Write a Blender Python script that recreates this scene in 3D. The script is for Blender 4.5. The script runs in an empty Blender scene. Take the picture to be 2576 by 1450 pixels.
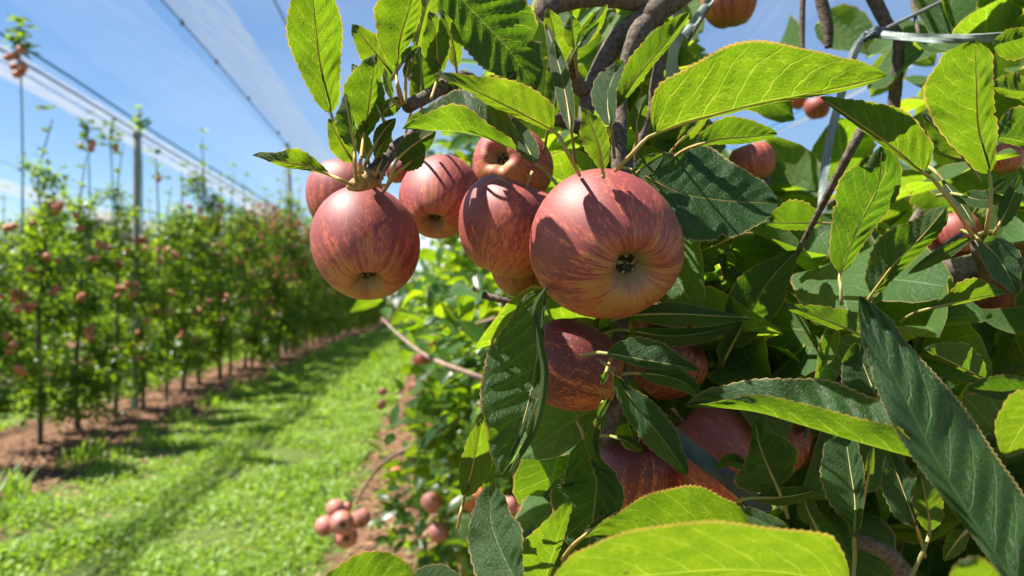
import bpy, math, random
import numpy as np
from mathutils import Vector, Matrix
random.seed(7); RNG = np.random.default_rng(11)
C = bpy.context.scene.collection
SC = bpy.context.scene
# ------------------------------------------------------------------ camera, sky, sun, exposure
F = 1874.0; CX = 1288.0; CY = 725.0; CAMZ = 1.5
PITCH = math.atan(40 / F)
cam_d = bpy.data.cameras.new('camera'); cam = bpy.data.objects.new('camera', cam_d); C.objects.link(cam)
cam.location = (0, 0, CAMZ); cam.rotation_euler = (math.pi / 2 + PITCH, 0, 0)
cam_d.sensor_width = 36; cam_d.lens = 36 * F / 2576; cam_d.clip_start = 0.02; cam_d.clip_end = 2000
cam_d.dof.use_dof = True; cam_d.dof.focus_distance = 0.40; cam_d.dof.aperture_fstop = 9.5
SC.camera = cam
SUN = Vector((-0.52, 0.0, 0.85)).normalized()
elev = math.asin(SUN.z); azim = math.atan2(SUN.x, SUN.y)
w = bpy.data.worlds.new('World'); SC.world = w; w.use_nodes = True
SC.view_settings.view_transform = 'Standard'; SC.view_settings.look = 'None'
SC.view_settings.exposure = 1.54; SC.view_settings.gamma = 1
sl = bpy.data.lights.new('sun', 'SUN'); sl.energy = 5.0; sl.angle = math.radians(0.5); sl.color = (1, .955, .87)
so = bpy.data.objects.new('sun', sl); C.objects.link(so); so.location = (-3, 1, 8)
so.rotation_euler = SUN.to_track_quat('Z', 'Y').to_euler()

class NT:
    def __init__(s, tree): s.t = tree; s.n = tree.nodes; s.l = tree.links; s.n.clear()
    def new(s, typ, **k):
        n = s.n.new(typ)
        for a, b in k.items(): setattr(n, a, b)
        return n
    def link(s, a, b): s.l.new(a, b)
    def put(s, sock, v):
        if hasattr(v, 'is_output'): s.l.new(v, sock)
        elif v is not None: sock.default_value = v
    def m(s, op, a, b=None, c=None, clamp=False):
        n = s.n.new('ShaderNodeMath'); n.operation = op; n.use_clamp = clamp
        s.put(n.inputs[0], a)
        if b is not None: s.put(n.inputs[1], b)
        if c is not None: s.put(n.inputs[2], c)
        return n.outputs[0]
    def step(s, x, lo, hi, a=0.0, b=1.0):
        n = s.n.new('ShaderNodeMapRange'); n.interpolation_type = 'SMOOTHSTEP'
        s.put(n.inputs[0], x); s.put(n.inputs[1], lo); s.put(n.inputs[2], hi); s.put(n.inputs[3], a); s.put(n.inputs[4], b)
        return n.outputs[0]
    def mix(s, f, a, b, blend='MIX'):
        n = s.n.new('ShaderNodeMix'); n.data_type = 'RGBA'; n.blend_type = blend
        s.put(n.inputs[0], f)
        for i, v in ((6, a), (7, b)):
            if isinstance(v, tuple) and len(v) == 3: v = v + (1,)
            s.put(n.inputs[i], v)
        return n.outputs[2]
    def noise(s, vec, scale, detail=3, rough=.5):
        n = s.n.new('ShaderNodeTexNoise'); n.inputs['Scale'].default_value = scale
        n.inputs['Detail'].default_value = detail; n.inputs['Roughness'].default_value = rough
        if vec is not None: s.l.new(vec, n.inputs['Vector'])
        return n.outputs[0]
    def comb(s, x, y, z):
        n = s.n.new('ShaderNodeCombineXYZ'); s.put(n.inputs[0], x); s.put(n.inputs[1], y); s.put(n.inputs[2], z); return n.outputs[0]

# sky with thin cloud low down
t = NT(w.node_tree)
sky = t.new('ShaderNodeTexSky', sky_type='NISHITA'); sky.sun_disc = False
sky.sun_elevation = elev; sky.sun_rotation = azim; sky.air_density = 1.0; sky.dust_density = 0.15; sky.ozone_density = 3.5
tc = t.new('ShaderNodeTexCoord'); sp = t.new('ShaderNodeSeparateXYZ'); t.link(tc.outputs['Generated'], sp.inputs[0])
mp = t.new('ShaderNodeMapping'); mp.inputs['Scale'].default_value = (1.2, 1.2, 3.6); t.link(tc.outputs['Generated'], mp.inputs[0])
cl = t.noise(mp.outputs[0], 3.1, 7, .55)
low = t.step(sp.outputs[2], 0.0, 0.30, 0.15, -.18)
cf = t.step(t.m('ADD', cl, low), .56, .70)
wisp = t.step(t.noise(mp.outputs[0], 1.3, 4, .6), .42, .80, 0, .14)
cf = t.m('MAXIMUM', t.m('MULTIPLY', cf, t.step(sp.outputs[2], .30, .45, 1, .1)), wisp)
hs = t.new('ShaderNodeHueSaturation'); hs.inputs['Saturation'].default_value = 1.12; t.link(sky.outputs[0], hs.inputs['Color'])
col = t.mix(cf, hs.outputs[0], (7.2, 7.4, 7.8))
bg = t.new('ShaderNodeBackground'); bg.inputs[1].default_value = 0.055; t.link(col, bg.inputs[0])
out = t.new('ShaderNodeOutputWorld'); t.link(bg.outputs[0], out.inputs[0])

# ------------------------------------------------------------------ helpers
_cp, _sp = math.cos(PITCH), math.sin(PITCH)
def P(px, py, d):
    """photo pixel (2576 px wide) at a distance d in metres along the view axis -> place"""
    x = (px - CX) / F * d; z = (CY - py) / F * d
    return Vector((x, d * _cp - z * _sp, CAMZ + d * _sp + z * _cp))
SL = -208 / F
def ROW(L, Y, z=0): return Vector((L + SL * Y, Y, z))   # a point on a line parallel to the orchard rows

def tag(o, label=None, cat=None, group=None, kind=None):
    if label: o['label'] = label
    if cat: o['category'] = cat
    if group: o['group'] = group
    if kind: o['kind'] = kind
    return o
def empty(name, loc): 
    o = bpy.data.objects.new(name, None); C.objects.link(o); o.location = loc; o.empty_display_size = .02; return o
def mesh(name, V, Fc, smooth=True):
    me = bpy.data.meshes.new(name); me.from_pydata([tuple(v) for v in V], [], [tuple(f) for f in Fc])
    if smooth: me.polygons.foreach_set('use_smooth', [True] * len(me.polygons))
    return me
def link(name, me, mat, parent=None, loc=None):
    if mat and not me.materials: me.materials.append(mat)
    o = bpy.data.objects.new(name, me); C.objects.link(o)
    if loc is not None: o.location = loc
    if parent is not None:
        o.parent = parent
        if loc is None: o.location = -Vector(parent.location)
    return o
def fast_mesh(name, V, tris, uv=None, rnd=None, smooth=True):
    """V (n,3), tris (m,3) arrays"""
    me = bpy.data.meshes.new(name); n = len(V); m = len(tris)
    me.vertices.add(n); me.vertices.foreach_set('co', V.astype(np.float32).ravel())
    me.loops.add(m * 3); me.loops.foreach_set('vertex_index', tris.astype(np.int32).ravel())
    me.polygons.add(m); me.polygons.foreach_set('loop_start', np.arange(0, m * 3, 3, dtype=np.int32))
    me.polygons.foreach_set('use_smooth', np.full(m, smooth, dtype=bool))
    if uv is not None:
        l = me.uv_layers.new(name='UVMap'); l.data.foreach_set('uv', uv[tris.ravel()].astype(np.float32).ravel())
    if rnd is not None:
        a = me.attributes.new('rnd', 'FLOAT', 'POINT'); a.data.foreach_set('value', rnd.astype(np.float32))
    me.update(calc_edges=True); me.validate()
    return me
def spline(pts, n):
    """Catmull-Rom through points (any dimension), n samples evenly over arc length"""
    p = np.array(pts, float)
    if len(p) == 2: q = np.linspace(0, 1, n)[:, None]; return p[0] * (1 - q) + p[1] * q
    pp = np.vstack([2 * p[0] - p[1], p, 2 * p[-1] - p[-2]]); o = []
    for i in range(1, len(pp) - 2):
        for u in np.linspace(0, 1, 16, endpoint=False):
            a, b, c, d = pp[i - 1], pp[i], pp[i + 1], pp[i + 2]
            o.append(.5 * ((2 * b) + (c - a) * u + (2 * a - 5 * b + 4 * c - d) * u * u + (3 * b - a - 3 * c + d) * u ** 3))
    o.append(pp[-2]); o = np.array(o)
    s = np.r_[0, np.cumsum(np.linalg.norm(np.diff(o, axis=0), axis=1))]; s /= s[-1]
    q = np.linspace(0, 1, n)
    return np.stack([np.interp(q, s, o[:, k]) for k in range(o.shape[1])], 1)
def tube_data(pts, rad, seg=10, n=None, bump=0.0, seed=0, flat=1.0):
    """tube through pts (x,y,z); rad scalar or list"""
    r = np.broadcast_to(np.array(rad, float), (len(pts),)) if np.ndim(rad) == 0 else np.array(rad, float)
    q = np.hstack([np.array([tuple(p) for p in pts], float), r[:, None]])
    n = n or max(4, len(pts) * 5); q = spline(q, n); g = np.random.default_rng(seed)
    V = []; Fc = []; ref = np.array((.13, .21, .97))
    T = np.gradient(q[:, :3], axis=0); T /= np.linalg.norm(T, axis=1)[:, None] + 1e-12
    A = np.cross(T[0], ref); A /= np.linalg.norm(A)
    for i in range(n):
        A = A - T[i] * A.dot(T[i]); A /= np.linalg.norm(A); B = np.cross(T[i], A)
        rb = q[i, 3] * (1 + bump * g.normal())
        for k in range(seg):
            a = 2 * math.pi * k / seg; rr = rb * (1 + bump * .7 * g.normal())
            V.append(q[i, :3] + rr * (math.cos(a) * A + flat * math.sin(a) * B))
    for i in range(n - 1):
        for k in range(seg):
            k2 = (k + 1) % seg; Fc.append((i * seg + k, i * seg + k2, (i + 1) * seg + k2, (i + 1) * seg + k))
    Fc.append(tuple(range(seg))[::-1]); Fc.append(tuple((n - 1) * seg + k for k in range(seg)))
    return V, Fc
class MB:
    def __init__(s): s.V = []; s.F = []
    def add(s, vf): k = len(s.V); s.V += list(vf[0]); s.F += [tuple(i + k for i in f) for f in vf[1]]; return s
    def build(s, name, mat, parent=None, smooth=True): return link(name, mesh(name, s.V, s.F, smooth), mat, parent)

# ------------------------------------------------------------------ materials
def mat(name):
    m = bpy.data.materials.new(name); m.use_nodes = True; return m, NT(m.node_tree)
def finish(t, shader):
    o = t.new('ShaderNodeOutputMaterial'); t.link(shader, o.inputs[0])
def principled(t, col, rough=.6, spec=.5, normal=None, **k):
    b = t.new('ShaderNodeBsdfPrincipled')
    if isinstance(col, tuple) and len(col) == 3: col = col + (1,)
    t.put(b.inputs['Base Color'], col); t.put(b.inputs['Roughness'], rough); t.put(b.inputs['Specular IOR Level'], spec)
    if normal is not None: t.link(normal, b.inputs['Normal'])
    for a, v in k.items(): t.put(b.inputs[a.replace('_', ' ')], v)
    return b.outputs[0]
def bump(t, h, strength=.5, dist=.001):
    b = t.new('ShaderNodeBump'); b.inputs['Strength'].default_value = strength; b.inputs['Distance'].default_value = dist
    t.link(h, b.inputs['Height']); return b.outputs[0]

def leaf_material(name, detail=True, trans=.50, warm=0.0, br=1.0):
    m, t = mat(name)
    uvn = t.new('ShaderNodeUVMap'); uvn.uv_map = 'UVMap'; s = t.new('ShaderNodeSeparateXYZ'); t.link(uvn.outputs[0], s.inputs[0])
    at = t.new('ShaderNodeAttribute'); at.attribute_name = 'rnd'; rnd = at.outputs['Fac']
    u = t.m('MULTIPLY_ADD', s.outputs[0], 2, -1); v = s.outputs[1]; au = t.m('ABSOLUTE', u)
    geo = t.new('ShaderNodeNewGeometry'); back = geo.outputs['Backfacing']
    rim = t.step(au, .945, .985)
    if detail:
        sd = t.m('SIGN', u)
        cv = t.comb(t.m('MULTIPLY', u, 1.4), t.m('MULTIPLY', v, 3.6), t.m('MULTIPLY', rnd, 17))
        wob = t.m('MULTIPLY_ADD', t.noise(cv, 2.0, 2), .55, -.27)
        q = t.m('MULTIPLY', t.m('SUBTRACT', v, t.m('MULTIPLY', t.m('POWER', au, 1.25), .27)), 8.0)
        q = t.m('ADD', t.m('ADD', q, t.m('MULTIPLY', sd, .23)), wob)
        dv = t.m('ABSOLUTE', t.m('SUBTRACT', t.m('FRACT', q), .5))
        sec = t.m('MULTIPLY', t.step(dv, .015, .065, 1, 0), t.step(au, .80, 1.0, 1, .15))
        mid = t.step(au, .018, .050, 1, 0)
        vo = t.new('ShaderNodeTexVoronoi', feature='DISTANCE_TO_EDGE'); vo.inputs['Scale'].default_value = 7.5
        t.link(cv, vo.inputs['Vector']); ter = t.step(vo.outputs[0], .01, .09, 1, 0)
        vo2 = t.new('ShaderNodeTexVoronoi', feature='DISTANCE_TO_EDGE'); vo2.inputs['Scale'].default_value = 21
        t.link(cv, vo2.inputs['Vector']); qua = t.step(vo2.outputs[0], .01, .12, 1, 0)
        veins = t.m('MAXIMUM', t.m('MAXIMUM', mid, t.m('MULTIPLY', sec, 1.0)), t.m('MAXIMUM', t.m('MULTIPLY', ter, .50), t.m('MULTIPLY', qua, .34)))
        h = t.m('ADD', t.m('MULTIPLY', veins, -.8), t.m('MULTIPLY', t.noise(cv, 9, 3), .9))
        nrm = bump(t, h, .70, .0010)
        mott = t.noise(cv, 2.6, 4)
    else:
        veins = t.m('MULTIPLY', t.step(au, .03, .12, 1, 0), .8); nrm = None
        mott = t.m('FRACT', t.m('MULTIPLY', rnd, 7.3))
    r2 = t.m('FRACT', t.m('MULTIPLY', rnd, 3.7))
    topc = t.mix(mott, (.012, .044, .010), (.024, .076, .016))
    topc = t.mix(r2, topc, (.020, .062, .014)); topc = t.mix(t.m('MULTIPLY', veins, .45), topc, (.075, .13, .05))
    undc = t.mix(mott, (.040, .080, .020), (.062, .112, .028)); undc = t.mix(t.m('MULTIPLY', veins, .6), undc, (.14, .18, .07))
    if detail:
        # small brown blemishes and dry spots
        vs = t.new('ShaderNodeTexVoronoi'); vs.inputs['Scale'].default_value = 1.6; t.link(cv, vs.inputs['Vector'])
        nz = t.noise(cv, 14, 2)
        spot = t.m('MULTIPLY', t.step(t.m('ADD', vs.outputs[0], t.m('MULTIPLY', nz, .06)), .075, .10, 1, 0), .75)
        topc = t.mix(spot, topc, (.11, .06, .03)); undc = t.mix(spot, undc, (.13, .08, .04))
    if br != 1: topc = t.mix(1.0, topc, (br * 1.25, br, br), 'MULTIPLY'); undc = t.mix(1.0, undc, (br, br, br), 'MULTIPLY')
    base = t.mix(back, topc, undc)
    rimc = t.mix(r2, (.42, .36, .13), (.40, .19, .08)); base = t.mix(t.m('MULTIPLY', rim, .8), base, rimc)
    rough = t.mix(back, ((.47 if detail else .30),) * 3, (.72,) * 3)
    sepc = t.new('ShaderNodeSeparateColor'); t.link(rough, sepc.inputs[0])
    ps = principled(t, base, sepc.outputs[0], .38, nrm)
    tcol = t.mix(rnd, (.080 + warm, .210, .001), (.25 + warm, .37, .003)); tcol = t.mix(t.m('MULTIPLY', veins, .60), tcol, (.46, .54, .05))
    tcol = t.mix(t.m('MULTIPLY', t.step(mott, .3, .7), 0.4), tcol, (.07, .20, .004))
    if detail: tcol = t.mix(spot, tcol, (.12, .07, .01))
    tcol = t.mix(t.m('MULTIPLY', rim, .75), tcol, (.62, .36, .08))
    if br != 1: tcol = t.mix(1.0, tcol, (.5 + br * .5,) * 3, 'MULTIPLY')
    tr = t.new('ShaderNodeBsdfTranslucent'); t.link(tcol, tr.inputs[0])
    if nrm is not None: t.link(nrm, tr.inputs['Normal'])
    mx = t.new('ShaderNodeMixShader'); mx.inputs[0].default_value = trans
    t.link(ps, mx.inputs[1]); t.link(tr.outputs[0], mx.inputs[2]); finish(t, mx.outputs[0]); return m
M_LEAF = leaf_material('leaf_detailed')
M_LEAFF = leaf_material('leaf_inner_brightened', True, .54, .02, 1.95)  # leaf colour raised so the shaded inner leaves look sunlit
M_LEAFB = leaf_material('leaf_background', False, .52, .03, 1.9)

def apple_material(name, red=.5, dark=0.0, dusty=.30, dots=.14):
    m, t = mat(name)
    tc = t.new('ShaderNodeTexCoord'); s = t.new('ShaderNodeSeparateXYZ'); t.link(tc.outputs['Object'], s.inputs[0])
    oi = t.new('ShaderNodeObjectInfo'); rnd = oi.outputs['Random']
    x, y, z = s.outputs
    r = t.m('SQRT', t.m('ADD', t.m('MULTIPLY', x, x), t.m('ADD', t.m('MULTIPLY', y, y), 1e-7)))
    ux, uy = t.m('DIVIDE', x, r), t.m('DIVIDE', y, r)
    zz = t.m('MULTIPLY', z, 1 / .036)                       # -1 calyx .. 1 stalk
    off = t.m('MULTIPLY', rnd, 40)
    v1 = t.comb(t.m('ADD', t.m('MULTIPLY', ux, 6), off), t.m('MULTIPLY', uy, 6), t.m('MULTIPLY', zz, .55))
    v2 = t.comb(t.m('ADD', t.m('MULTIPLY', ux, 20), off), t.m('MULTIPLY', uy, 20), t.m('MULTIPLY', zz, 8))
    st = t.m('ADD', t.m('MULTIPLY', t.noise(v1, 1, 4, .6), .42), t.m('MULTIPLY', t.noise(v2, 1, 5, .72), .58)); st = t.m('MULTIPLY_ADD', st, 1.9, -.45)
    fine = t.noise(tc.outputs['Object'], 900, 3, .65)
    big = t.noise(tc.outputs['Object'], 26, 2)
    f = t.m('ADD', st, t.m('MULTIPLY', t.m('SUBTRACT', fine, .5), .34))
    f = t.m('ADD', f, t.m('MULTIPLY', t.m('SUBTRACT', big, .5), .28))
    # less blush towards the calyx
    ab = t.new('ShaderNodeAttribute'); ab.attribute_name = 'blush'
    f = t.m('ADD', f, t.m('ADD', t.step(zz, -1.0, -.55, -.05, .04), t.m('MULTIPLY', ab.outputs['Fac'], .15))); f = t.m('ADD', f, (red - .5) * .45)
    k = t.step(f, .34, .52)
    yel = t.mix(t.step(zz, -.95, -.45), (.40, .18, .03), (.52, .14, .03))
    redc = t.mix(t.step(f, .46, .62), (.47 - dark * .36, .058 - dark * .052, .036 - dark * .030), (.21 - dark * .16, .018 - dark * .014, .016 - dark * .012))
    col = t.mix(k, yel, redc)
    vo = t.new('ShaderNodeTexVoronoi'); vo.inputs['Scale'].default_value = 250; t.link(tc.outputs['Object'], vo.inputs['Vector'])
    col = t.mix(t.m('MULTIPLY', t.step(vo.outputs[0], .10, .22, 1, 0), dots), col, (.62, .40, .22))
    dust = t.m('MULTIPLY', t.step(fine, .30, .75, .55, 1.2), dusty)
    col = t.mix(dust, col, (.62, .36, .29))
    # greenish russet in the calyx hollow
    hol = t.m('MULTIPLY', t.step(r, .006, .0135, 1, 0), t.step(zz, -.6, -.3, 1, 0))
    col = t.mix(t.m('MULTIPLY', hol, .7), col, (.20, .19, .075)); eye = t.m('MULTIPLY', t.step(r, .0042, .0060, 1, 0), t.step(zz, -.6, -.3, 1, 0)); col = t.mix(eye, col, (.045, .025, .012))
    nr = bump(t, t.m('ADD', t.m('MULTIPLY', t.noise(tc.outputs['Object'], 1500, 2, .7), 1.0), t.m('MULTIPLY', big, 2)), .32, .0004)
    finish(t, principled(t, col, .55, .38, nr, Coat_Weight=.45, Coat_Roughness=.6))
    return m
M_APPLE = apple_material('apple_skin', .60, .08, .09)
M_APPLED = apple_material('apple_skin_dark_shaded', .62, .60, .04, .34)  # dark red fruit, darkened further so their shade is in the colour
M_APPLEP = apple_material('apple_skin_pale', .44, 0, .42)
M_APPLEO = apple_material('apple_skin_orange', .42, .1, .08)
def simple(name, c1, c2, scale=40, rough=.7, spec=.4, b=.4, dist=.001, stretch=None, **k):
    m, t = mat(name); tc = t.new('ShaderNodeTexCoord'); vec = tc.outputs['Object']
    if stretch:
        mp = t.new('ShaderNodeMapping'); mp.inputs['Scale'].default_value = stretch; t.link(vec, mp.inputs[0]); vec = mp.outputs[0]
    n = t.noise(vec, scale, 5, .65); nr = bump(t, n, b, dist) if b else None
    finish(t, principled(t, t.mix(t.step(n, .3, .7), c1, c2), rough, spec, nr, **k)); return m
M_BARK = simple('bark', (.060, .042, .032), (.17, .13, .10), 260, .85, .25, 1.0, .0016)
M_BARKF = simple('bark_far', (.07, .052, .04), (.16, .12, .09), 30, .9, .2, 0)
M_TWIG = simple('twig', (.22, .115, .05), (.42, .27, .11), 260, .6, .3, .5, .0006)
M_STALK = simple('leaf_stalk', (.30, .26, .07), (.42, .25, .09), 120, .55, .3, .3, .0004)
M_STALKG = simple('leaf_stalk_green', (.17, .20, .06), (.30, .24, .08), 120, .55, .3, .3, .0004)
M_CALYX = simple('dried_calyx', (.16, .14, .06), (.38, .33, .17), 500, .9, .2, .5, .0005)
M_POST = simple('weathered_post', (.16, .19, .17), (.27, .29, .26), 12, .85, .25, .5, .004, (1, 1, .15))
M_TAPE = simple('tie_tape', (.13, .17, .15), (.27, .31, .28), 90, .5, .35, .6, .001, (1, 1, .12))
M_TAPED = simple('dark_tape', (.018, .034, .040), (.040, .060, .066), 90, .5, .5, .5, .001)
M_WIRE = simple('wire', (.20, .21, .22), (.34, .35, .36), 60, .45, .5, 0, Metallic=.6)
M_BLUE = simple('blue_cord', (.03, .20, .48), (.08, .34, .66), 30, .5, .4, 0)
M_BLUEG = simple('blue_hose', (.10, .30, .42), (.22, .42, .50), 30, .5, .4, 0)

def net_material(name, alpha, col):
    m, t = mat(name); tc = t.new('ShaderNodeTexCoord')
    mp = t.new('ShaderNodeMapping'); mp.inputs['Rotation'].default_value = (0, 0, -math.atan(SL)); mp.inputs['Scale'].default_value = (16, .16, 16)
    mp2 = mp; t.link(tc.outputs['Object'], mp.inputs[0])
    n = t.noise(mp.outputs[0], 2.2, 5, .65)
    a = t.m('MULTIPLY', t.step(n, .25, .78, .35, 1.7), alpha, clamp=True)
    d = t.new('ShaderNodeBsdfDiffuse'); d.inputs[0].default_value = col + (1,)
    tr = t.new('ShaderNodeBsdfTranslucent'); tr.inputs[0].default_value = col + (1,)
    ad = t.new('ShaderNodeMixShader'); ad.inputs[0].default_value = .6; t.link(d.outputs[0], ad.inputs[1]); t.link(tr.outputs[0], ad.inputs[2])
    tp = t.new('ShaderNodeBsdfTransparent'); mx = t.new('ShaderNodeMixShader'); t.link(a, mx.inputs[0])
    t.link(tp.outputs[0], mx.inputs[1]); t.link(ad.outputs[0], mx.inputs[2]); finish(t, mx.outputs[0]); return m
M_NET = net_material('hail_net', .05, (.26, .28, .32))
M_NETT = net_material('hail_net_thin', .04, (.75, .76, .80))
M_NETD = net_material('hail_net_dense', .46, (.19, .22, .27))
M_BAND = net_material('hail_net_folded', .42, (.36, .34, .32))

# ------------------------------------------------------------------ ground
HALF = 4.5
m, t = mat('ground'); tc = t.new('ShaderNodeTexCoord'); s = t.new('ShaderNodeSeparateXYZ'); t.link(tc.outputs['Object'], s.inputs[0])
Lc = t.m('MULTIPLY_ADD', s.outputs[1], -SL, s.outputs[0])
mm = t.m('SUBTRACT', t.m('MODULO', t.m('ADD', t.m('ADD', Lc, 4.1 + HALF / 2), HALF * 40), HALF), HALF / 2)
ed = t.m('ADD', t.m('ABSOLUTE', mm), t.m('MULTIPLY', t.m('SUBTRACT', t.noise(tc.outputs['Object'], 2.5, 5, .6), .5), .8))
n1 = t.noise(tc.outputs['Object'], 7, 6, .7); n2 = t.noise(tc.outputs['Object'], 60, 4, .7)
soil = t.mix(t.step(n1, .35, .68), (.085, .042, .024), (.30, .155, .085)); soil = t.mix(t.m('MULTIPLY', n2, .6), soil, (.12, .07, .045))
gr = t.mix(n1, (.055, .10, .018), (.14, .18, .04)); gr = t.mix(t.step(n2, .5, .7), gr, (.16, .14, .06))
nr = bump(t, t.m('ADD', n1, t.m('MULTIPLY', n2, .3)), .9, .05)
finish(t, principled(t, t.mix(t.step(ed, .88, 1.04), soil, gr), .95, .15, nr)); M_GROUND = m
g = 240
V = []; Fc = []
xs = np.concatenate([np.linspace(-g, -12, 10), np.linspace(-11.5, 12, 95), np.linspace(14, g, 10)]); ys = np.concatenate([np.linspace(-30, 0, 8), np.linspace(.3, 30, 110), np.linspace(34, 500, 20)])
for y in ys:
    for x in xs:
        L = x - SL * y; mmv = ((L + 4.1 + HALF / 2) % HALF) - HALF / 2
        z = .07 * math.exp(-(mmv / .75) ** 2) + .012 * math.sin(3.1 * x + 1.7 * y) * math.sin(2.3 * y - x) if abs(x) < 12.5 and 0 < y < 31 else 0
        V.append((x, y, z))
nx = len(xs)
for j in range(len(ys) - 1):
    for i in range(nx - 1): Fc.append((j * nx + i, j * nx + i + 1, (j + 1) * nx + i + 1, (j + 1) * nx + i))
o = link('ground', mesh('ground', V, Fc), M_GROUND); tag(o, 'brown orchard soil with grassy alleys between the tree rows', 'ground', kind='structure')
def gz(x, y):
    L = x - SL * y; mmv = ((L + 4.1 + HALF / 2) % HALF) - HALF / 2
    return .07 * math.exp(-(mmv / .75) ** 2)

# grass: thin blades and little round clover leaves in one object
m, t = mat('grass'); at = t.new('ShaderNodeAttribute'); at.attribute_name = 'rnd'; r = at.outputs['Fac']
c = t.mix(r, (.09, .18, .018), (.26, .35, .055)); c = t.mix(t.step(r, .92, 1.0), c, (.34, .30, .14))
ps = principled(t, c, .5, .4); tr = t.new('ShaderNodeBsdfTranslucent'); t.link(t.mix(r, (.32, .58, .02), (.54, .70, .06)), tr.inputs[0])
mx = t.new('ShaderNodeMixShader'); mx.inputs[0].default_value = .38; t.link(ps, mx.inputs[1]); t.link(tr.outputs[0], mx.inputs[2]); finish(t, mx.outputs[0]); M_GRASS = m
def grass_points(n, L0, L1, Y0, Y1, pw=2.2):
    L = RNG.uniform(L0, L1, n); Y = Y0 + (Y1 - Y0) * RNG.random(n) ** pw
    clump = np.sin(L * 5.1 + np.sin(Y * 3.3) * 2) + np.sin(Y * 4.7 + np.sin(L * 3.9) * 2)
    rut = np.exp(-((L + 2.45) / .16) ** 2) + np.exp(-((L + 1.15) / .16) ** 2)
    pat = np.sin(L * 2.3 + 1.7 * np.sin(Y * 1.1)) * np.sin(Y * .9 + 1.3 * np.sin(L * 2.9))
    clump = clump + .8 * pat - .35 * rut; keep = RNG.random(n) < np.clip(.60 + .27 * clump, .08, 1); L, Y = L[keep], Y[keep]
    return np.stack([L + SL * Y, Y], 1), L, clump[keep]
def grass():
    VV = []; TT = []; RR = []; base = 0
    for (n, L0, L1, Y0, Y1, pw, hgt, wid) in ((70000, -3.0, -.62, 3.2, 12, 1.7, .055, .0055), (50000, -3.1, -.5, 11, 45, 1.4, .075, .012), (14000, -7.4, -4.9, 5, 40, 1.5, .10, .016),
                                             (9000, 1.9, 4.3, 3, 30, 1.5, .10, .014), (1500, -3.35, -2.95, 4, 12, 1.5, .12, .008), (1200, -3.3, -3.0, 12, 30, 1.3, .14, .012)):
        p, L, cl = grass_points(n, L0, L1, Y0, Y1, pw); k = len(p)
        hh = hgt * RNG.uniform(.4, 1.3, k) * np.clip(1 + .38 * cl, .25, 2.2); ang = RNG.uniform(0, 6.283, k); lean = RNG.uniform(0, .9, k) * hh
        d = np.stack([np.cos(ang), np.sin(ang)], 1); q = np.stack([-d[:, 1], d[:, 0]], 1) * (wid * RNG.uniform(.6, 1.5, k))[:, None]
        z0 = np.array([gz(a, b) for a, b in p]) + .004
        v = np.zeros((k, 5, 3)); v[:, 0, :2] = p - q; v[:, 1, :2] = p + q; v[:, 2, :2] = p + q + d * (lean * .35)[:, None]; v[:, 3, :2] = p - q + d * (lean * .35)[:, None]; v[:, 4, :2] = p + d * lean[:, None]
        v[:, 0, 2] = z0; v[:, 1, 2] = z0; v[:, 2, 2] = z0 + hh * .6; v[:, 3, 2] = z0 + hh * .6; v[:, 4, 2] = z0 + hh
        tr = np.array([(0, 1, 2), (0, 2, 3), (3, 2, 4)])[None] + (np.arange(k) * 5)[:, None, None] + base
        VV.append(v.reshape(-1, 3)); TT.append(tr.reshape(-1, 3)); RR.append(np.repeat(np.clip(RNG.random(k) * .8 + .1 - .12 * cl, 0, 1), 5)); base += k * 5
    for (n, L0, L1, Y0, Y1, pw, sz) in ((42000, -2.95, -.6, 3.0, 12, 1.6, .013), (24000, -3.05, -.45, 10, 40, 1.4, .022), (5000, 2, 4.2, 3, 25, 1.4, .022), (1500, -.8, .3, 2.2, 9, 1.5, .012)):
        p, L, cl = grass_points(n, L0, L1, Y0, Y1, pw); k = len(p); ss = sz * RNG.uniform(.6, 1.4, k)
        a = RNG.uniform(0, 6.283, k); til = RNG.normal(0, .45, (k, 2)); z0 = np.array([gz(x, y) for x, y in p]) + RNG.uniform(.015, .065, k) * (1 + .3 * cl)
        v = np.zeros((k, 6, 3))
        for j in range(5):
            dx = np.cos(a + j * 1.2566) * ss; dy = np.sin(a + j * 1.2566) * ss
            v[:, j, 0] = p[:, 0] + dx; v[:, j, 1] = p[:, 1] + dy; v[:, j, 2] = z0 + til[:, 0] * dx + til[:, 1] * dy
        v[:, 5, :2] = p; v[:, 5, 2] = z0 - ss * .2
        tr = np.array([(5, j, (j + 1) % 5) for j in range(5)])[None] + (np.arange(k) * 6)[:, None, None] + base
        VV.append(v.reshape(-1, 3)); TT.append(tr.reshape(-1, 3)); RR.append(np.repeat(RNG.random(k) * .9, 6)); base += k * 6
    me = fast_mesh('grass', np.vstack(VV), np.vstack(TT), None, np.concatenate(RR), False)
    tag(link('grass', me, M_GRASS), 'sunlit grass and clover growing in the alleys between the tree rows', 'grass', kind='stuff')
grass()
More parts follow.
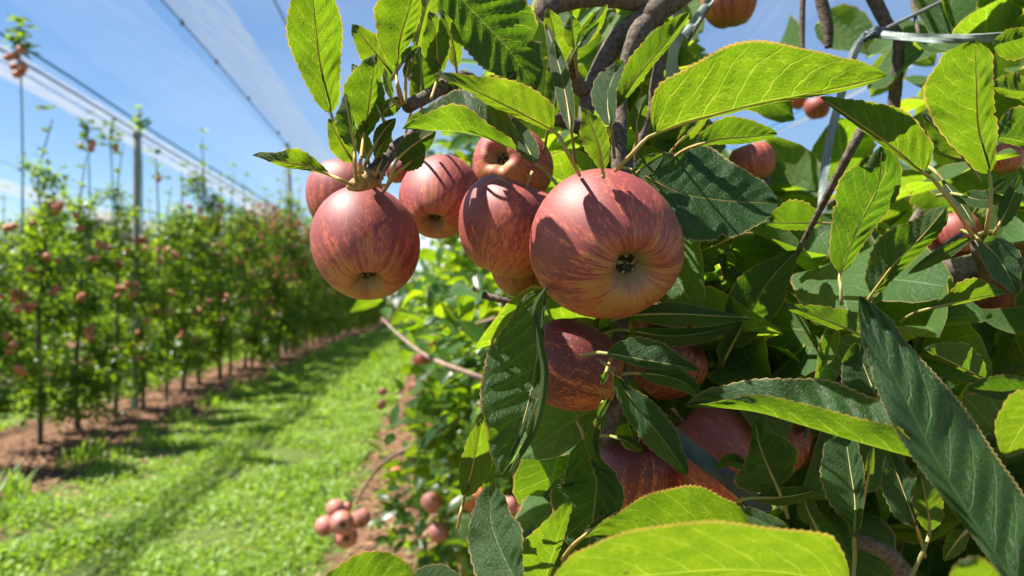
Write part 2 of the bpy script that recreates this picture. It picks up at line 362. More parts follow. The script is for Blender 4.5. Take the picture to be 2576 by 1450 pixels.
# fallen leaves and clods on the soil strips
m, t = mat('litter'); at = t.new('ShaderNodeAttribute'); at.attribute_name = 'rnd'
finish(t, principled(t, t.mix(at.outputs['Fac'], (.08, .042, .022), (.38, .21, .12)), .85, .3)); M_LIT = m
n = 26000; L = np.concatenate([RNG.normal(-3.6, .55, n // 2), RNG.normal(.35, .55, n // 2)]); Y = 2.2 + 32 * RNG.random(n) ** 1.8; p = np.stack([L + SL * Y, Y], 1)
ss = RNG.uniform(.012, .035, n) * (1 + Y / 30); a = RNG.uniform(0, 6.283, n); v = np.zeros((n, 4, 3)); til = RNG.normal(0, .5, (n, 2))
z0 = np.array([gz(x, y) for x, y in p]) + .012
for j in range(4):
    dx = np.cos(a + j * 1.571) * ss * (1 if j % 2 else .5); dy = np.sin(a + j * 1.571) * ss * (1 if j % 2 else .5)
    v[:, j, 0] = p[:, 0] + dx; v[:, j, 1] = p[:, 1] + dy; v[:, j, 2] = z0 + np.abs(til[:, 0] * dx + til[:, 1] * dy)
tr = (np.array([(0, 1, 2), (0, 2, 3)])[None] + (np.arange(n) * 4)[:, None, None]).reshape(-1, 3)
tag(link('leaf_litter', fast_mesh('leaf_litter', v.reshape(-1, 3), tr, None, np.repeat(RNG.random(n), 4), False), M_LIT), 'dry fallen leaves and clods lying on the bare soil under the trees', 'leaf litter', kind='stuff')

# ------------------------------------------------------------------ background trees
def leaves_mesh(name, pos, axis, up, length, rnd, width=.30):
    """folded leaves: 8 vertices and 6 quads-as-tris each"""
    k = len(pos); axis = axis / np.linalg.norm(axis, axis=1)[:, None]
    side = np.cross(axis, up); side /= np.linalg.norm(side, axis=1)[:, None] + 1e-9; nn = np.cross(side, axis)
    L = length[:, None]; w_ = L * width * RNG.uniform(.8, 1.2, (k, 1)); cur = RNG.uniform(-.05, .30, (k, 1)) * L; fold = RNG.uniform(.15, .55, (k, 1))
    def pt(tt, sd, ww): return pos + axis * L * tt - nn * cur * tt * tt + side * sd * w_ * ww + nn * fold * w_ * ww * abs(sd)
    v = np.stack([pt(0, 0, 0), pt(.33, -1, .85), pt(.33, 0, 0), pt(.33, 1, .85), pt(.68, -1, .78), pt(.68, 0, 0), pt(.68, 1, .78), pt(1, 0, 0)], 1)
    tr = np.array([(0, 2, 1), (0, 3, 2), (1, 2, 5), (1, 5, 4), (2, 3, 6), (2, 6, 5), (4, 5, 7), (5, 6, 7)])[None] + (np.arange(k) * 8)[:, None, None]
    uv = np.array([(.5, 0), (0, .33), (.5, .33), (1, .33), (0, .68), (.5, .68), (1, .68), (.5, 1)]); uv = np.tile(uv, (k, 1))
    return fast_mesh(name, v.reshape(-1, 3), tr.reshape(-1, 3), uv, np.repeat(rnd, 8))
def rand_up(k, tilt): u = RNG.normal(0, tilt, (k, 3)); u[:, 2] = 1; return u
def tree_variant(i, H=3.2, low=.42, wide=.72, nl=4300, leafL=.085, nap=22, top=True):
    g = random.Random(100 + i); pos = []; ax = []; ap = []
    mb = MB(); sway = [(0, 0, -.15)] + [(g.uniform(-.05, .05), g.uniform(-.05, .05), H * q) for q in (.2, .45, .7, .9)] + [(g.uniform(-.1, .1), g.uniform(-.06, .06), H * 1.12)]
    mb.add(tube_data(sway, [.036, .03, .024, .018, .012, .005], 8, 24, .06, i))
    limbs = MB(); nb = 30
    for b in range(nb):
        z = low + (H * .95 - low) * (b / nb) ** .9 + g.uniform(-.05, .05); f = 1 - (z - low) / (H - low)
        ln = wide * (.26 + .74 * f ** .9) * g.uniform(.55, 1.15); a = g.uniform(0, 6.283); rise = g.uniform(-.35, .45)
        if i == 20 and z < 1.5: ln = min(ln, .26 + .48 * max(0, z - .75)); rise = max(rise, -.05)
        d = Vector((math.cos(a), math.sin(a), rise)); p0 = Vector((0, 0, z)); p1 = p0 + d * ln * .55; p2 = p0 + d * ln + Vector((0, 0, -.18 * ln * g.uniform(0, 2)))
        limbs.add(tube_data([p0, p1, p2], [.011, .007, .003], 5, 7, .05, b))
        m_ = int(nl / nb * (.26 + 1.25 * f)); pts = spline([p0, p1, p2], 30)
        for _ in range(m_):
            q = pts[int(min(29, 29 * g.random() ** .6))]; pos.append(q + np.array([g.gauss(0, .075), g.gauss(0, .075), g.gauss(0, .07)])); ax.append((d.x * .5 + g.gauss(0, .7), d.y * .5 + g.gauss(0, .7), g.gauss(-.1, .6)))
        for _ in range(g.choice([0, 0, 0, 1]) if b < 9 else g.choice([0, 1, 1, 2])):
            if len(ap) < nap:
                q = pts[g.randint(12, 29)]; ap.append((q[0] + d.x * .09, q[1] + d.y * .09, q[2] - .02))
                if g.random() < .55 and len(ap) < nap: ap.append((q[0] + g.uniform(-.05, .05), q[1] + g.uniform(-.05, .05), q[2] - .09))
    # thin leader with leaf tufts
    for z in np.linspace(H * .85, H * 1.15, 5 if top else 1):
        for _ in range(12): a = g.uniform(0, 6.283); pos.append((g.uniform(-.03, .03), g.uniform(-.03, .03), z)); ax.append((math.cos(a), math.sin(a), g.uniform(-.1, .8)))
    pos = np.array(pos); ax = np.array(ax, float)
    if i == 20: kp = np.hypot(pos[:, 0], pos[:, 1]) < .34 + .48 * np.clip(pos[:, 2] - .78, 0, 2); pos = pos[kp]; ax = ax[kp]
    k = len(pos)
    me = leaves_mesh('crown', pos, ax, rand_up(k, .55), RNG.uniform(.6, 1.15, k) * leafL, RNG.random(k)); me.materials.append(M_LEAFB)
    tm = mesh('trunk', mb.V, mb.F); tm.materials.append(M_BARKF); lm = mesh('limbs', limbs.V, limbs.F); lm.materials.append(M_BARKF)
    return me, tm, lm, ap
VAR = [tree_variant(i, H=[3.5, 3.0, 3.7, 3.2, 3.4, 2.9][i]) for i in range(6)]
def place_tree(loc, v, rz, sc, label, group, name='apple_tree'):
    r = empty(name, loc); r.rotation_euler = (0, 0, rz); r.scale = (sc, sc, sc)
    tag(r, label, 'apple tree', group)
    for nm, me in (('crown', v[0]), ('trunk', v[1]), ('limbs', v[2])):
        o = bpy.data.objects.new(nm, me); C.objects.link(o); o.parent = r
    return r

def apple_profile(R=.038, nseg=40, nring=30, seed=0, tall=.95, lob=.03):
    g = random.Random(seed); V = []; Fc = []; ph = g.uniform(0, 6)
    for i in range(nring + 1):
        a = math.pi * i / nring
        c_ = math.cos(a); s_ = math.sin(a)
        s_ = max(s_, 0) ** .93
        z = tall * c_ * (1 - .03 * c_)
        z -= .46 * math.exp(-(a / .36) ** 2); z += .30 * math.exp(-((math.pi - a) / .30) ** 2) + .20 * math.exp(-((math.pi - a) / .16) ** 2)
        rr = s_ * (1 + .07 * c_)
        for k in range(nseg):
            th = 2 * math.pi * k / nseg
            lo = 1 + lob * math.cos(5 * th + ph) * (max(0, -c_)) ** 3 + .026 * math.cos(2 * th + ph * 2) + .018 * math.cos(3 * th + ph) + .02 * math.cos(th + ph * 3) * c_
            zz = z + .02 * math.cos(5 * th + ph) * max(0, -c_) ** 6 * s_ * 3
            V.append((R * rr * lo * math.cos(th), R * rr * lo * math.sin(th), R * zz))
    for i in range(nring):
        for k in range(nseg):
            k2 = (k + 1) % nseg; Fc.append((i * nseg + k, (i + 1) * nseg + k, (i + 1) * nseg + k2, i * nseg + k2))
    return V, Fc
M_APF = simple('far_apple_skin', (.40, .095, .04), (.58, .20, .09), 60, .35, .5, 0)
far_ap = mesh('apple_far', *apple_profile(.038, 14, 10)); far_ap.materials.append(M_APF)
far_ap2 = mesh('apple_far_b', *apple_profile(.036, 14, 10, 3, .88)); far_ap2.materials.append(M_APPLEO)
ORD = ['first', 'second', 'third', 'fourth', 'fifth', 'sixth', 'seventh', 'eighth', 'ninth', 'tenth', 'eleventh', 'twelfth']
def far_apples(tr, v, rz, sc, label, group, n, face=False):
    P_ = list(v[3][:n])
    if face:    # fruit on the sunny outer side of the crown, in twos and threes
        P_ = []
        while len(P_) < n:
            a = -math.pi * .28 + random.gauss(0, .75) - rz; z = .75 + 2.0 * random.random() ** .5; f = 1 - (z - .42) / 2.7; r_ = .72 * (.42 + .60 * max(0, f)) * random.uniform(.75, 1.08)
            for _ in range(random.choice((1, 2, 2, 3))): P_.append((r_ * math.cos(a) + random.uniform(-.05, .05), r_ * math.sin(a) + random.uniform(-.05, .05), z + random.uniform(-.05, .05)))
        P_ = P_[:n]
    for q in P_:
        o = bpy.data.objects.new('apple', random.choice((far_ap, far_ap, far_ap, far_ap2))); C.objects.link(o)
        c_, s_ = math.cos(rz), math.sin(rz); p = Vector((q[0] * c_ - q[1] * s_, q[0] * s_ + q[1] * c_, q[2])) * sc + tr.location
        o.location = p; k = random.uniform(.85, 1.12); o.scale = (k, k, k); o.rotation_euler = (random.gauss(0, .5), random.gauss(0, .5), random.uniform(0, 6))
        tag(o, label, 'apple', group)
rest = []
def row(L, Ys, count_ap, lab, grp, aplab, apgrp, scale=(.80, 1.12)):
    for i, Y in enumerate(Ys):
        v = VAR[(i * 5 + int(abs(L) * 3)) % 6]; rz = random.uniform(0, 6.28); sc = random.uniform(*scale) * (.92 + .50 * min(1, max(0, (Y - 7) / 25))); p = ROW(L + random.uniform(-.06, .06), Y); p.z = gz(p.x, p.y) - .02
        l = lab(i); tr = place_tree(p, v, rz, sc, l, grp); n = count_ap(i)
        if n: far_apples(tr, v, rz, sc, aplab(i), apgrp, n, True)
Y1 = [6.6, 7.6, 8.5, 9.35, 10.25] + [11.2 + .95 * k for k in range(52)]
def lab1(i):
    if i < 12: return '%s slender apple tree from the left edge in the blurred row across the grass alley' % ORD[i]
    return 'slender apple tree far along the blurred row across the grass alley'
row(-3.98, Y1, lambda i: 19 if i < 10 else (4 if i < 16 else 0), lab1, 'apple trees in the row across the grass alley',
    lambda i: 'small red apple hanging in the %s tree of the row across the grass' % ORD[i] if i < 12 else 'tiny red apple far along the blurred tree row across the grass', 'apples in the row across the grass alley')
row(-8.6, [8.5 + 1.3 * k for k in range(16)], lambda i: 0, lambda i: 'apple tree in the second row, glimpsed behind the row across the grass', 'apple trees in the second row to the left', None, None)
row(5.35, [5.2 + 1.1 * k for k in range(12)], lambda i: 0, lambda i: 'apple tree in the next row, glimpsed through gaps in the near leaves at the right', 'apple trees in the next row to the right', None, None, (.9, 1.0))
# far joined apples of the last trees in the left row
mb = MB(); fa = apple_profile(.036, 8, 6)
for i in range(10, len(Y1)):
    for _ in range(42):
        p = ROW(-3.98 + random.uniform(-.1, .62), Y1[i] + random.uniform(-.45, .45), 1 + (2.2 + .045 * min(i, 22)) * random.random() ** .55); mb.add(([np.array(q) + np.array(p) for q in fa[0]], fa[1]))
o = mb.build('distant_apples', M_APF); tag(o, 'specks of red apples at the far end of the row across the grass', 'apples', kind='stuff')

# trees of the near row, seen in the middle behind the fruit
VN = [tree_variant(20 + i, H=h, low=.80 if i == 0 else .40, wide=wd, nl=nl, leafL=.088, nap=12) for i, (h, wd, nl) in enumerate(((2.15, .82, 3300), (2.5, .74, 2700), (2.7, .74, 2900)))]
for i, (Y, L) in enumerate(((2.1, .42), (3.0, .40), (3.9, .40), (4.8, .42), (5.8, .44), (6.9, .46), (7.9, .48), (9.0, .48), (10.1, .48), (11.4, .48), (13, .48), (15, .48), (18, .48))):
    v = VN[(0, 1, 2)[i % 3]]; p = ROW(L, Y); p.z = gz(p.x, p.y); rz = 1.3 * i; 
    lab = ['leafy apple tree nearest behind the hanging fruit in the same row', 'second apple tree behind the hanging fruit in the same row', 'third apple tree behind the hanging fruit in the same row'][i] if i < 3 else 'apple tree farther along the near row, mostly hidden behind nearer crowns'
    tr = place_tree(p, v, rz, 1.0, lab, 'apple trees of the near row behind the fruit')
    if i < 5: far_apples(tr, v, rz, 1.0, 'blurred apple in the %s tree behind the hanging fruit' % ORD[i], 'blurred apples in the near row', 5)

# green trees closing the far end of the alley
for i in range(11):
    px = 880 + 27 * i; p = P(px, 765, 62 + (i % 3) * 5); p.z = -.3
    place_tree(p, VAR[i % 6], i * 1.1, 1.5 + .25 * math.sin(i * 2.1), 'green tree closing the far end of the grass alley', 'green trees at the far end of the alley')
# pale tall trees far away
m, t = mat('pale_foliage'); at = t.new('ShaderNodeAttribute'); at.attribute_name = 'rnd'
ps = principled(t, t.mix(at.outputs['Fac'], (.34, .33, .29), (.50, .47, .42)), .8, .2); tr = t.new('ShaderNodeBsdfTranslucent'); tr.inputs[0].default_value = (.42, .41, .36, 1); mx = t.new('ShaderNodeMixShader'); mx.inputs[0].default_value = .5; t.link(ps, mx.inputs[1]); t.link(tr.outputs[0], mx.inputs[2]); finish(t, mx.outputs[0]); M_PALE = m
def poplar(x, y, H, wd):
    k = 7000; r = empty('poplar_tree', (x, y, 0)); a = RNG.uniform(0, 6.283, k); hz = RNG.random(k); 
    gb = np.random.default_rng(int(abs(x) * 10)); nb = 44; bz = gb.random(nb) ** .8; ba = gb.uniform(0, 6.283, nb); br_ = wd * 1.35 * (1.05 - .75 * bz) * gb.uniform(.2, .85, nb)
    prof = np.sin(np.pi * np.clip(hz * .92 + .06, 0, 1)) ** .8 * (1 + .30 * np.sin(hz * 15 + x) * np.cos(a * 2 + x) + .18 * np.sin(hz * 41 + a * 3))
    w_ = gb.integers(0, nb, k); q = RNG.normal(0, 1, (k, 3)); q /= np.linalg.norm(q, axis=1)[:, None]; q *= (RNG.random(k) ** .45 * (.95 - .35 * bz[w_]) * 1.7)[:, None]
    pos = np.stack([br_[w_] * np.cos(ba[w_]) + q[:, 0], br_[w_] * np.sin(ba[w_]) + q[:, 1], H * (.10 + .84 * bz[w_]) + q[:, 2] * 1.3], 1)
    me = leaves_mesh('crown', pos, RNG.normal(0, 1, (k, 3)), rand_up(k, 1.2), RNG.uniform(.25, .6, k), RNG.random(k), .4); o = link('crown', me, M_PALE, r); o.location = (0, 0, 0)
    V, Fc = tube_data([(0, 0, -.5), (.1, 0, H * .4), (0, .1, H * .85)], [.25, .18, .06], 8); o = link('trunk', mesh('trunk', V, Fc), M_BARKF, r); o.location = (0, 0, 0)
    return r
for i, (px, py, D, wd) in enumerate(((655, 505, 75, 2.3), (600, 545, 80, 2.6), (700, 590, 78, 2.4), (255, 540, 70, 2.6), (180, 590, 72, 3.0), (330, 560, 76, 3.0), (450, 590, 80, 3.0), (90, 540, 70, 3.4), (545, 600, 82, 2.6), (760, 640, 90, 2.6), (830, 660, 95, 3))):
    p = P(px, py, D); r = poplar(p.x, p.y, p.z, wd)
    tag(r, ['pale tall tree with the highest tip, right of the middle of the far tree line', 'pale rounded tree just left of the tallest one in the far tree line', 'pale tree at the right end of the far tree line by the bent pole',
            'pale tall tree in the left part of the far tree line, topmost there'][i] if i < 4 else 'pale blurred tree in the distant tree line behind the orchard', 'tree', 'pale trees of the distant tree line')

# ------------------------------------------------------------------ hail nets, posts, cords
def sheet(L0, H0, L1, H1, Ya, Yb, sag, name, mt, label, cat='net', group=None, nL=10, nY=90, ripple=.03):
    V = []; Fc = []
    for j in range(nY + 1):
        Y = Ya + (Yb - Ya) * (j / nY) ** 1.5
        for i in range(nL + 1):
            u = i / nL; z = H0 + (H1 - H0) * u - sag * math.sin(math.pi * u) + ripple * math.sin(Y * 1.7 + u * 5) * math.sin(math.pi * min(1, u + .15))
            p = ROW(L0 + (L1 - L0) * u, Y, z); V.append(p)
    for j in range(nY):
        for i in range(nL): a = j * (nL + 1) + i; Fc.append((a, a + 1, a + nL + 2, a + nL + 1))
    o = link(name, mesh(name, V, Fc), mt); return tag(o, label, cat, group)
H1_ = 1.5 + 2.37
sheet(-2.08, 3.87, .5, 5.0, 1.0, 60, .35, 'hail_net', M_NET, 'grey translucent hail net stretched over the grass alley from a clipped edge', group=None)
sheet(-2.09, 3.90, -1.66, 3.98, 1.0, 60, .03, 'hail_net', M_NETD, 'doubled grey margin of the hail net, a wide diagonal band across the sky', nL=5, ripple=.02)
sheet(-2.3, 3.95, -3.95, 4.35, 1.0, 60, .2, 'hail_net', M_NETT, 'thin nearly clear hail net above the row across the grass')
sheet(-4.35, 3.80, -4.05, 3.96, 2.5, 60, .0, 'hail_net', M_BAND, 'rolled white net band running along the tops of the posts at the left', nL=3, ripple=.02)
sheet(-6.95, 3.30, -6.7, 3.46, 5, 60, .0, 'hail_net', M_BAND, 'lower pale net band over the second row, at the far left edge', nL=3, ripple=.02)
sheet(4.7, 3.85, 5.1, 4.0, 2.5, 60, .0, 'hail_net', M_BAND, 'white net band above the next row, crossing the sky at the right', nL=3, ripple=.02)
sheet(1.0, 5.0, 3.2, 3.9, 1.5, 50, .3, 'hail_net', M_NETT, 'thin hail net sloping away over the right side of the near row')
def cord(L, H, Ya, Yb, r, mt, label, name='cord', cat='cord', group=None, sag=.05):
    pts = []
    for k in range(14):
        Y = Ya + (Yb - Ya) * (k / 13) ** 1.6; pts.append(ROW(L, Y, H - sag * abs(math.sin(k * 1.1))))
    V, Fc = tube_data(pts, r, 6, 60); o = link(name, mesh(name, V, Fc), mt); return tag(o, label, cat, group)
cord(-4.26, 4.20, 3, 60, .017, M_BLUE, 'upper one of two blue net cords crossing the sky at the left')
cord(-4.32, 4.08, 3, 60, .015, M_BLUE, 'lower one of two blue net cords crossing the sky at the left')
cord(-1.34, 4.12, 2, 50, .010, M_BLUE, 'blue net cord beside the tall leaf at the top')
cord(5.0, 4.16, 2.5, 60, .017, M_BLUE, 'upper blue net cord above the next row at the top right')
cord(4.95, 4.02, 2.5, 60, .017, M_BLUE, 'lower blue net cord above the next row at the top right')
cord(-6.1, 3.55, 4, 60, .004, M_WIRE, 'thin trellis wire sagging across the sky at the far left', 'trellis_wire', 'wire')
cord(-2.08, 3.87, 1, 60, .007, M_WIRE, 'dark selvage cord holding the clipped edge of the grey net')
for k in range(9):   # net clips on the edge cord
    Y = (4.15, 4.75, 5.4, 6.2, 7.2, 8.5, 10.2, 12.5, 15.5)[k]; p = ROW(-2.08, Y, 3.865); mb = MB()
    V, Fc = tube_data([p + Vector((0, -.03, 0)), p, p + Vector((0, .03, -.01))], [.008, .018, .006], 6, 6); mb.add((V, Fc))
    V, Fc = tube_data([p, p + Vector((.0, 0, -.035))], [.012, .008], 6, 3); mb.add((V, Fc))
    tag(mb.build('net_clip', M_TAPED), 'dark clip on the edge of the grey net', 'clip', 'clips along the edge of the grey net')
def post(L, Y, H, r0, r1, label, bend=0):
    p = ROW(L, Y); root = empty('trellis_post', p); tag(root, label, 'post', 'trellis posts')
    V, Fc = tube_data([(0, 0, -.3), (bend * .3, 0, H * .35), (bend, 0, H * .7), (0, 0, H)], [r0, (r0 + r1) / 2, r1, r1], 10, 20, .02, 3)
    link('pole', mesh('pole', V, Fc), M_POST, root, (0, 0, 0))
    V, Fc = tube_data([(0, 0, H - .02), (0, 0, H + .06)], [r1 * 1.25, r1 * 1.1], 10, 3); link('cap', mesh('cap', V, Fc), M_POST, root, (0, 0, 0))
post(-3.98, 10.1, 3.8, .055, .05, 'grey wooden trellis post in the row across the grass, under the white net band')
post(-4.05, 21.0, 6.0, .08, .062, 'tall slightly bent pole at the far end, left of the hanging apples', .12)
for Y in (19, 33, 41): post(-3.98, Y, 3.9, .05, .045, 'far grey post half hidden in the row across the grass')
# blue drip hoses / slender leaders rising from the row with leaf tufts and clustered apples on top
def leader(px, py, Y, pybot, tuft, napp, label, blue=True):
    p0 = P(px + 8, pybot + 170, Y); p1 = P(px, py, Y); root = empty('apple_leader', p0); tag(root, label, 'tree leader', None)
    q = (p1 - p0); V, Fc = tube_data([(0, 0, 0), tuple(q * .5 + Vector((.015, 0, 0))), tuple(q)], [.012, .01, .008], 6, 12)
    link('stem', mesh('stem', V, Fc), M_BLUEG if blue else M_BARKF, root, (0, 0, 0))
    k = tuft; a = RNG.uniform(0, 6.283, k); hz = RNG.random(k)
    pos = np.array(q)[None] + np.stack([RNG.normal(0, .03, k), RNG.normal(0, .03, k), -.34 * hz + .06], 1)
    me = leaves_mesh('leaf_tuft', pos, np.stack([np.cos(a), np.sin(a), RNG.uniform(-.2, .9, k)], 1), rand_up(k, .4), RNG.uniform(.09, .15, k), RNG.random(k)); link('leaf_tuft', me, M_LEAFB, root, (0, 0, 0))
    for i in range(napp):
        o = bpy.data.objects.new('apple', far_ap); C.objects.link(o); o.location = p1 + Vector((random.uniform(-.09, .09), random.uniform(-.06, .06), -.26 - .032 * i)); o.rotation_euler = (random.random() * 2, 0, random.random() * 6)
        tag(o, 'red apple on the ' + ' '.join(label.split(' with ')[0].split()[:9]), 'apple', 'apples clustered on tall leaders')
leader(48, 62, 7.0, 420, 44, 8, 'tallest leader at the far left with a leafy head full of apples')
leader(350, 275, 9.6, 420, 26, 0, 'leader with a drooping tuft beside the post')
leader(218, 300, 8.6, 470, 22, 4, 'leader with apples between the tall left one and the post')
leader(275, 320, 9.2, 400, 24, 1, 'short bushy leader just left of the post')
if 0: leader(12, 290, 6.6, 470, 20, 0, 'leafy leader cut by the left edge of the picture', False)
if 0: leader(75, 345, 6.9, 520, 30, 0, 'leader with a loose leaf column below the tall left one', False)
leader(392, 398, 9.9, 520, 14, 2, 'leader with two apples right of the post', False)
if 0: leader(262, 398, 9.1, 520, 6, 4, 'leader ending in a knot of brown apples', False)
if 0: leader(450, 450, 11.5, 560, 12, 2, 'small leader with a dark fruit knot right of the post', False)

# ------------------------------------------------------------------ hero leaves
def ovate(t): return np.sin(np.pi * np.clip(t, 0, 1) ** .85) ** .72
def wprof(w_, t):
    if np.ndim(w_) == 0: return w_ * ovate(t)
    k = np.array([0, .1, .3, .5, .7, .9, 1.0]); v = np.array([0] + list(w_) + [0], float)
    tt = np.clip(t, .1, .9)
    # smooth interpolation
    y = np.interp(tt, k, v); 
    for d_ in (.04, .08): y = .5 * y + .25 * np.interp(np.clip(tt - d_, .1, .9), k, v) + .25 * np.interp(np.clip(tt + d_, .1, .9), k, v)
    y = np.where(t < .1, y * np.sqrt(np.clip(t / .1, 0, 1)), y); y = np.where(t > .9, y * np.clip((1 - t) / .1, 0, 1) ** .75, y)
    return y
NRM = {'U': (-.15, .62, .77), 'UM': (-.45, .78, .42), 'UD': (.12, .90, .42), 'T': (-.30, -.62, .72), 'TD': (.30, -.75, .55), 'TB': (.22, -.93, -.12), 'TC': (.25, -.86, -.44), 'TE': (.40, -.72, .56), 'TM': (.1, -.80, .58), 'UF': (.1, .98, -.1)}
LEAFN = [0]
def hero_leaf(parent, mid, wl, wr, nk, d, stalk=None, cup=.0, green=False, rnd=None, wave=1.0, teeth=None, nostalk=False):
    i = LEAFN[0]; LEAFN[0] += 1; g = np.random.default_rng(500 + i)
    top = nk[0] == 'T'; nrm = np.array(NRM[nk]); nrm = nrm + g.normal(0, .06, 3); nrm /= np.linalg.norm(nrm)
    m = np.array(mid, float); plen = np.sum(np.linalg.norm(np.diff(m, axis=0), axis=1))
    nteeth = teeth or int(np.clip(plen * d / F / .0042, 9, 30)); nt = nteeth * 3; ns = 7
    q = spline(m, nt + 1); T = np.gradient(q, axis=0); T /= np.linalg.norm(T, axis=1)[:, None]
    Lf = np.stack([T[:, 1], -T[:, 0]], 1)     # image-left of travel (y grows downward)
    t = np.linspace(0, 1, nt + 1); c0 = m.mean(axis=0) if len(m) > 2 else (m[0] + m[-1]) / 2
    def nr(x, y): return nrm[0] * (x - CX) / F + nrm[1] + nrm[2] * (CY - y) / F
    k0 = nr(*c0); V = []; UV = []
    saw = (np.arange(nt + 1) % 3) / 3.0; saw = np.where(t > .03, .5 - saw, 0) * .9
    bite = [(g.integers(0, 2), g.uniform(.2, .85), g.uniform(.10, .30), g.uniform(.012, .030)) for _ in range(g.choice([0, 0, 1, 1]) if not teeth else 0)]
    ph = g.uniform(0, 6, 6); amp = wave * .14 * float(np.clip(max(np.max(np.abs(wl)), np.max(np.abs(wr))), 10, 110)) / F
    for a in range(nt + 1):
        for b in range(-ns, ns + 1):
            s_ = abs(b) / ns; wv = wprof(wl if b < 0 else wr, t[a:a + 1])[0]
            for (bs, bt, bd, bw) in bite:
                if bs == (b > 0): wv *= 1 - bd * math.exp(-((t[a] - bt) / bw) ** 4)
            wm = abs(wv); tooth = saw[a] * min(wm * .16, 7.0) * (1 if abs(b) == ns else 0)
            wavy = 1 + .03 * math.sin(t[a] * 9 + ph[0] + (3 if b < 0 else 0)) + .025 * math.sin(t[a] * 17 + ph[1])
            off = math.copysign(1, wv) * (wm * wavy * s_ + tooth)
            pxy = q[a] + Lf[a] * (off if b < 0 else -off) + T[a] * (-saw[a] * 1.5 if abs(b) == ns else 0)
            dd = d * np.clip(k0 / (nr(*pxy) if abs(nr(*pxy)) > .05 else .05), .74, 1.34)
            sgn = 1 if top else -1
            # gentle blade shape: waves towards the margin, a valley along the midrib, bulges between veins
            z = amp * s_ ** 1.6 * math.sin(t[a] * 11 + ph[2] + (2.2 if b < 0 else 0)) + amp * .5 * s_ * math.sin(t[a] * 23 + ph[3]) - sgn * .016 * s_ * (1 - .4 * s_) + cup * s_ * s_
            z += amp * .35 * math.sin(math.pi * s_) * math.sin((t[a] - .2 * s_) * 8.5 * 2 * math.pi + ph[4])
            if wv < 0:
                nf = (-.15, .62, .77); f_ = lambda p_: nf[0] * (p_[0] - CX) / F + nf[1] + nf[2] * (CY - p_[1]) / F
                dd = d * np.clip(k0 / nr(*q[a]), .74, 1.34) * f_(q[a]) / f_(pxy) * (1 - .03 * math.sin(min(1, s_ * 2) * math.pi / 2) * min(1, wm / 40))
            V.append(P(pxy[0], pxy[1], dd * (1 + z))); UV.append((.5 + .5 * b / ns, t[a]))
    W = 2 * ns + 1; Q = []
    for a in range(nt):
        for b in range(W - 1):
            k = a * W + b; f = (k, k + 1, k + W + 1, k + W)
            Q.append((f[0], f[1], f[2]) if top else (f[2], f[1], f[0])); Q.append((f[0], f[2], f[3]) if top else (f[3], f[2], f[0]))
    V = np.array([tuple(v) for v in V]); r_ = g.random() if rnd is None else rnd
    me = fast_mesh('leaf', V - np.array(parent.location), np.array(Q), np.array(UV), np.full(len(V), r_))
    o = link('leaf', me, M_LEAF, parent, (0, 0, 0))
    if not nostalk:
        b0 = Vector(V[ns]); b1 = Vector(V[ns + W * (nt // 3)]); b2 = Vector(V[ns + W * (2 * nt // 3)]); b3 = Vector(V[ns + W * (nt - 2)])
        if stalk is None:
            st = mid[0] - (np.array(mid[1]) - np.array(mid[0])) / np.linalg.norm(np.array(mid[1]) - np.array(mid[0])) * 34; s2 = mid[0] - (np.array(mid[1]) - np.array(mid[0])) / np.linalg.norm(np.array(mid[1]) - np.array(mid[0])) * 64; pre = [P(s2[0], s2[1] + 16, d * 1.13), P(st[0], st[1] + 4, d * 1.05)]; green = green or g.random() < .6
        else: pre = [P(*s) if len(s) == 3 else P(s[0], s[1], d * 1.01) for s in stalk][::-1]
        tow = (Vector((0, 0, CAMZ)) - b0).normalized() * .0006; dn = .0007
        pts = pre + [b0, b1 + tow * dn, b2, b3]; rr = [.0010] * len(pre) + [.00085, .0005 if not top else .0003, .0003, .00015]
        V2, F2 = tube_data([p - parent.location for p in pts], rr, 7, 26, .04, i)
        link('leaf_stalk', mesh('leaf_stalk', V2, F2), M_STALKG if green else M_STALK, o, (0, 0, 0))
    return o

TR = empty('apple_tree', ROW(.72, .85)); TR.location.z = .05
tag(TR, 'nearest apple tree, its big serrated leaves and fruiting branches filling the right side', 'apple tree', 'apple trees of the near row')
HL = lambda *a, **k: hero_leaf(TR, *a, **k)
# --- upper left spur
HL([(832, 285), (811, 195), (796, 91), (790, 0), (780, -75)], [26, 50, 74, 76, 40], [30, 52, 62, 66, 35], 'U', .40, stalk=[(860, 350)], rnd=.55)
HL([(915, 346), (925, 285), (934, 225), (940, 170), (947, 136)], [14, 52, 72, 62, 22], [18, 36, 38, 26, 6], 'U', .37, stalk=[(908, 400), (905, 440), (915, 455, .385)], rnd=.35)
HL([(892, 372), (884, 330), (876, 285), (869, 234)], [20, 36, 38, 26, 8], [6, 12, 14, 10, 4], 'UD', .365, stalk=[(893, 420), (897, 460, .39)], rnd=.1)
HL([(888, 408), (866, 372), (845, 335), (827, 298)], [18, 30, 32, 22, 8], [14, 24, 28, 24, 8], 'U', .385, stalk=[(895, 450)], rnd=.9)
HL([(828, 440), (790, 425), (745, 414), (701, 407), (660, 395), (634, 391)], [5, 10, 13, 9, 3], [10, 32, 42, 22, 9], 'UM', .37, stalk=[(855, 452), (883, 466, .38)], wave=2.5, rnd=.8)
HL([(998, 170), (1003, 115), (1020, 58), (1045, -30)], [25, 58, 82, 84, 50], [10, 24, 30, 34, 20], 'U', .39, stalk=[(1000, 220), (1010, 262, .42)], rnd=.6)
HL([(1045, 122), (1062, 55), (1090, -40)], 26, 30, 'U', .42, rnd=.8)
HL([(996, 200), (966, 160), (925, 110), (886, 61)], [20, 36, 38, 32, 14], [14, 30, 34, 30, 12], 'U', .43, stalk=[(1015, 262, .43)], rnd=.7)
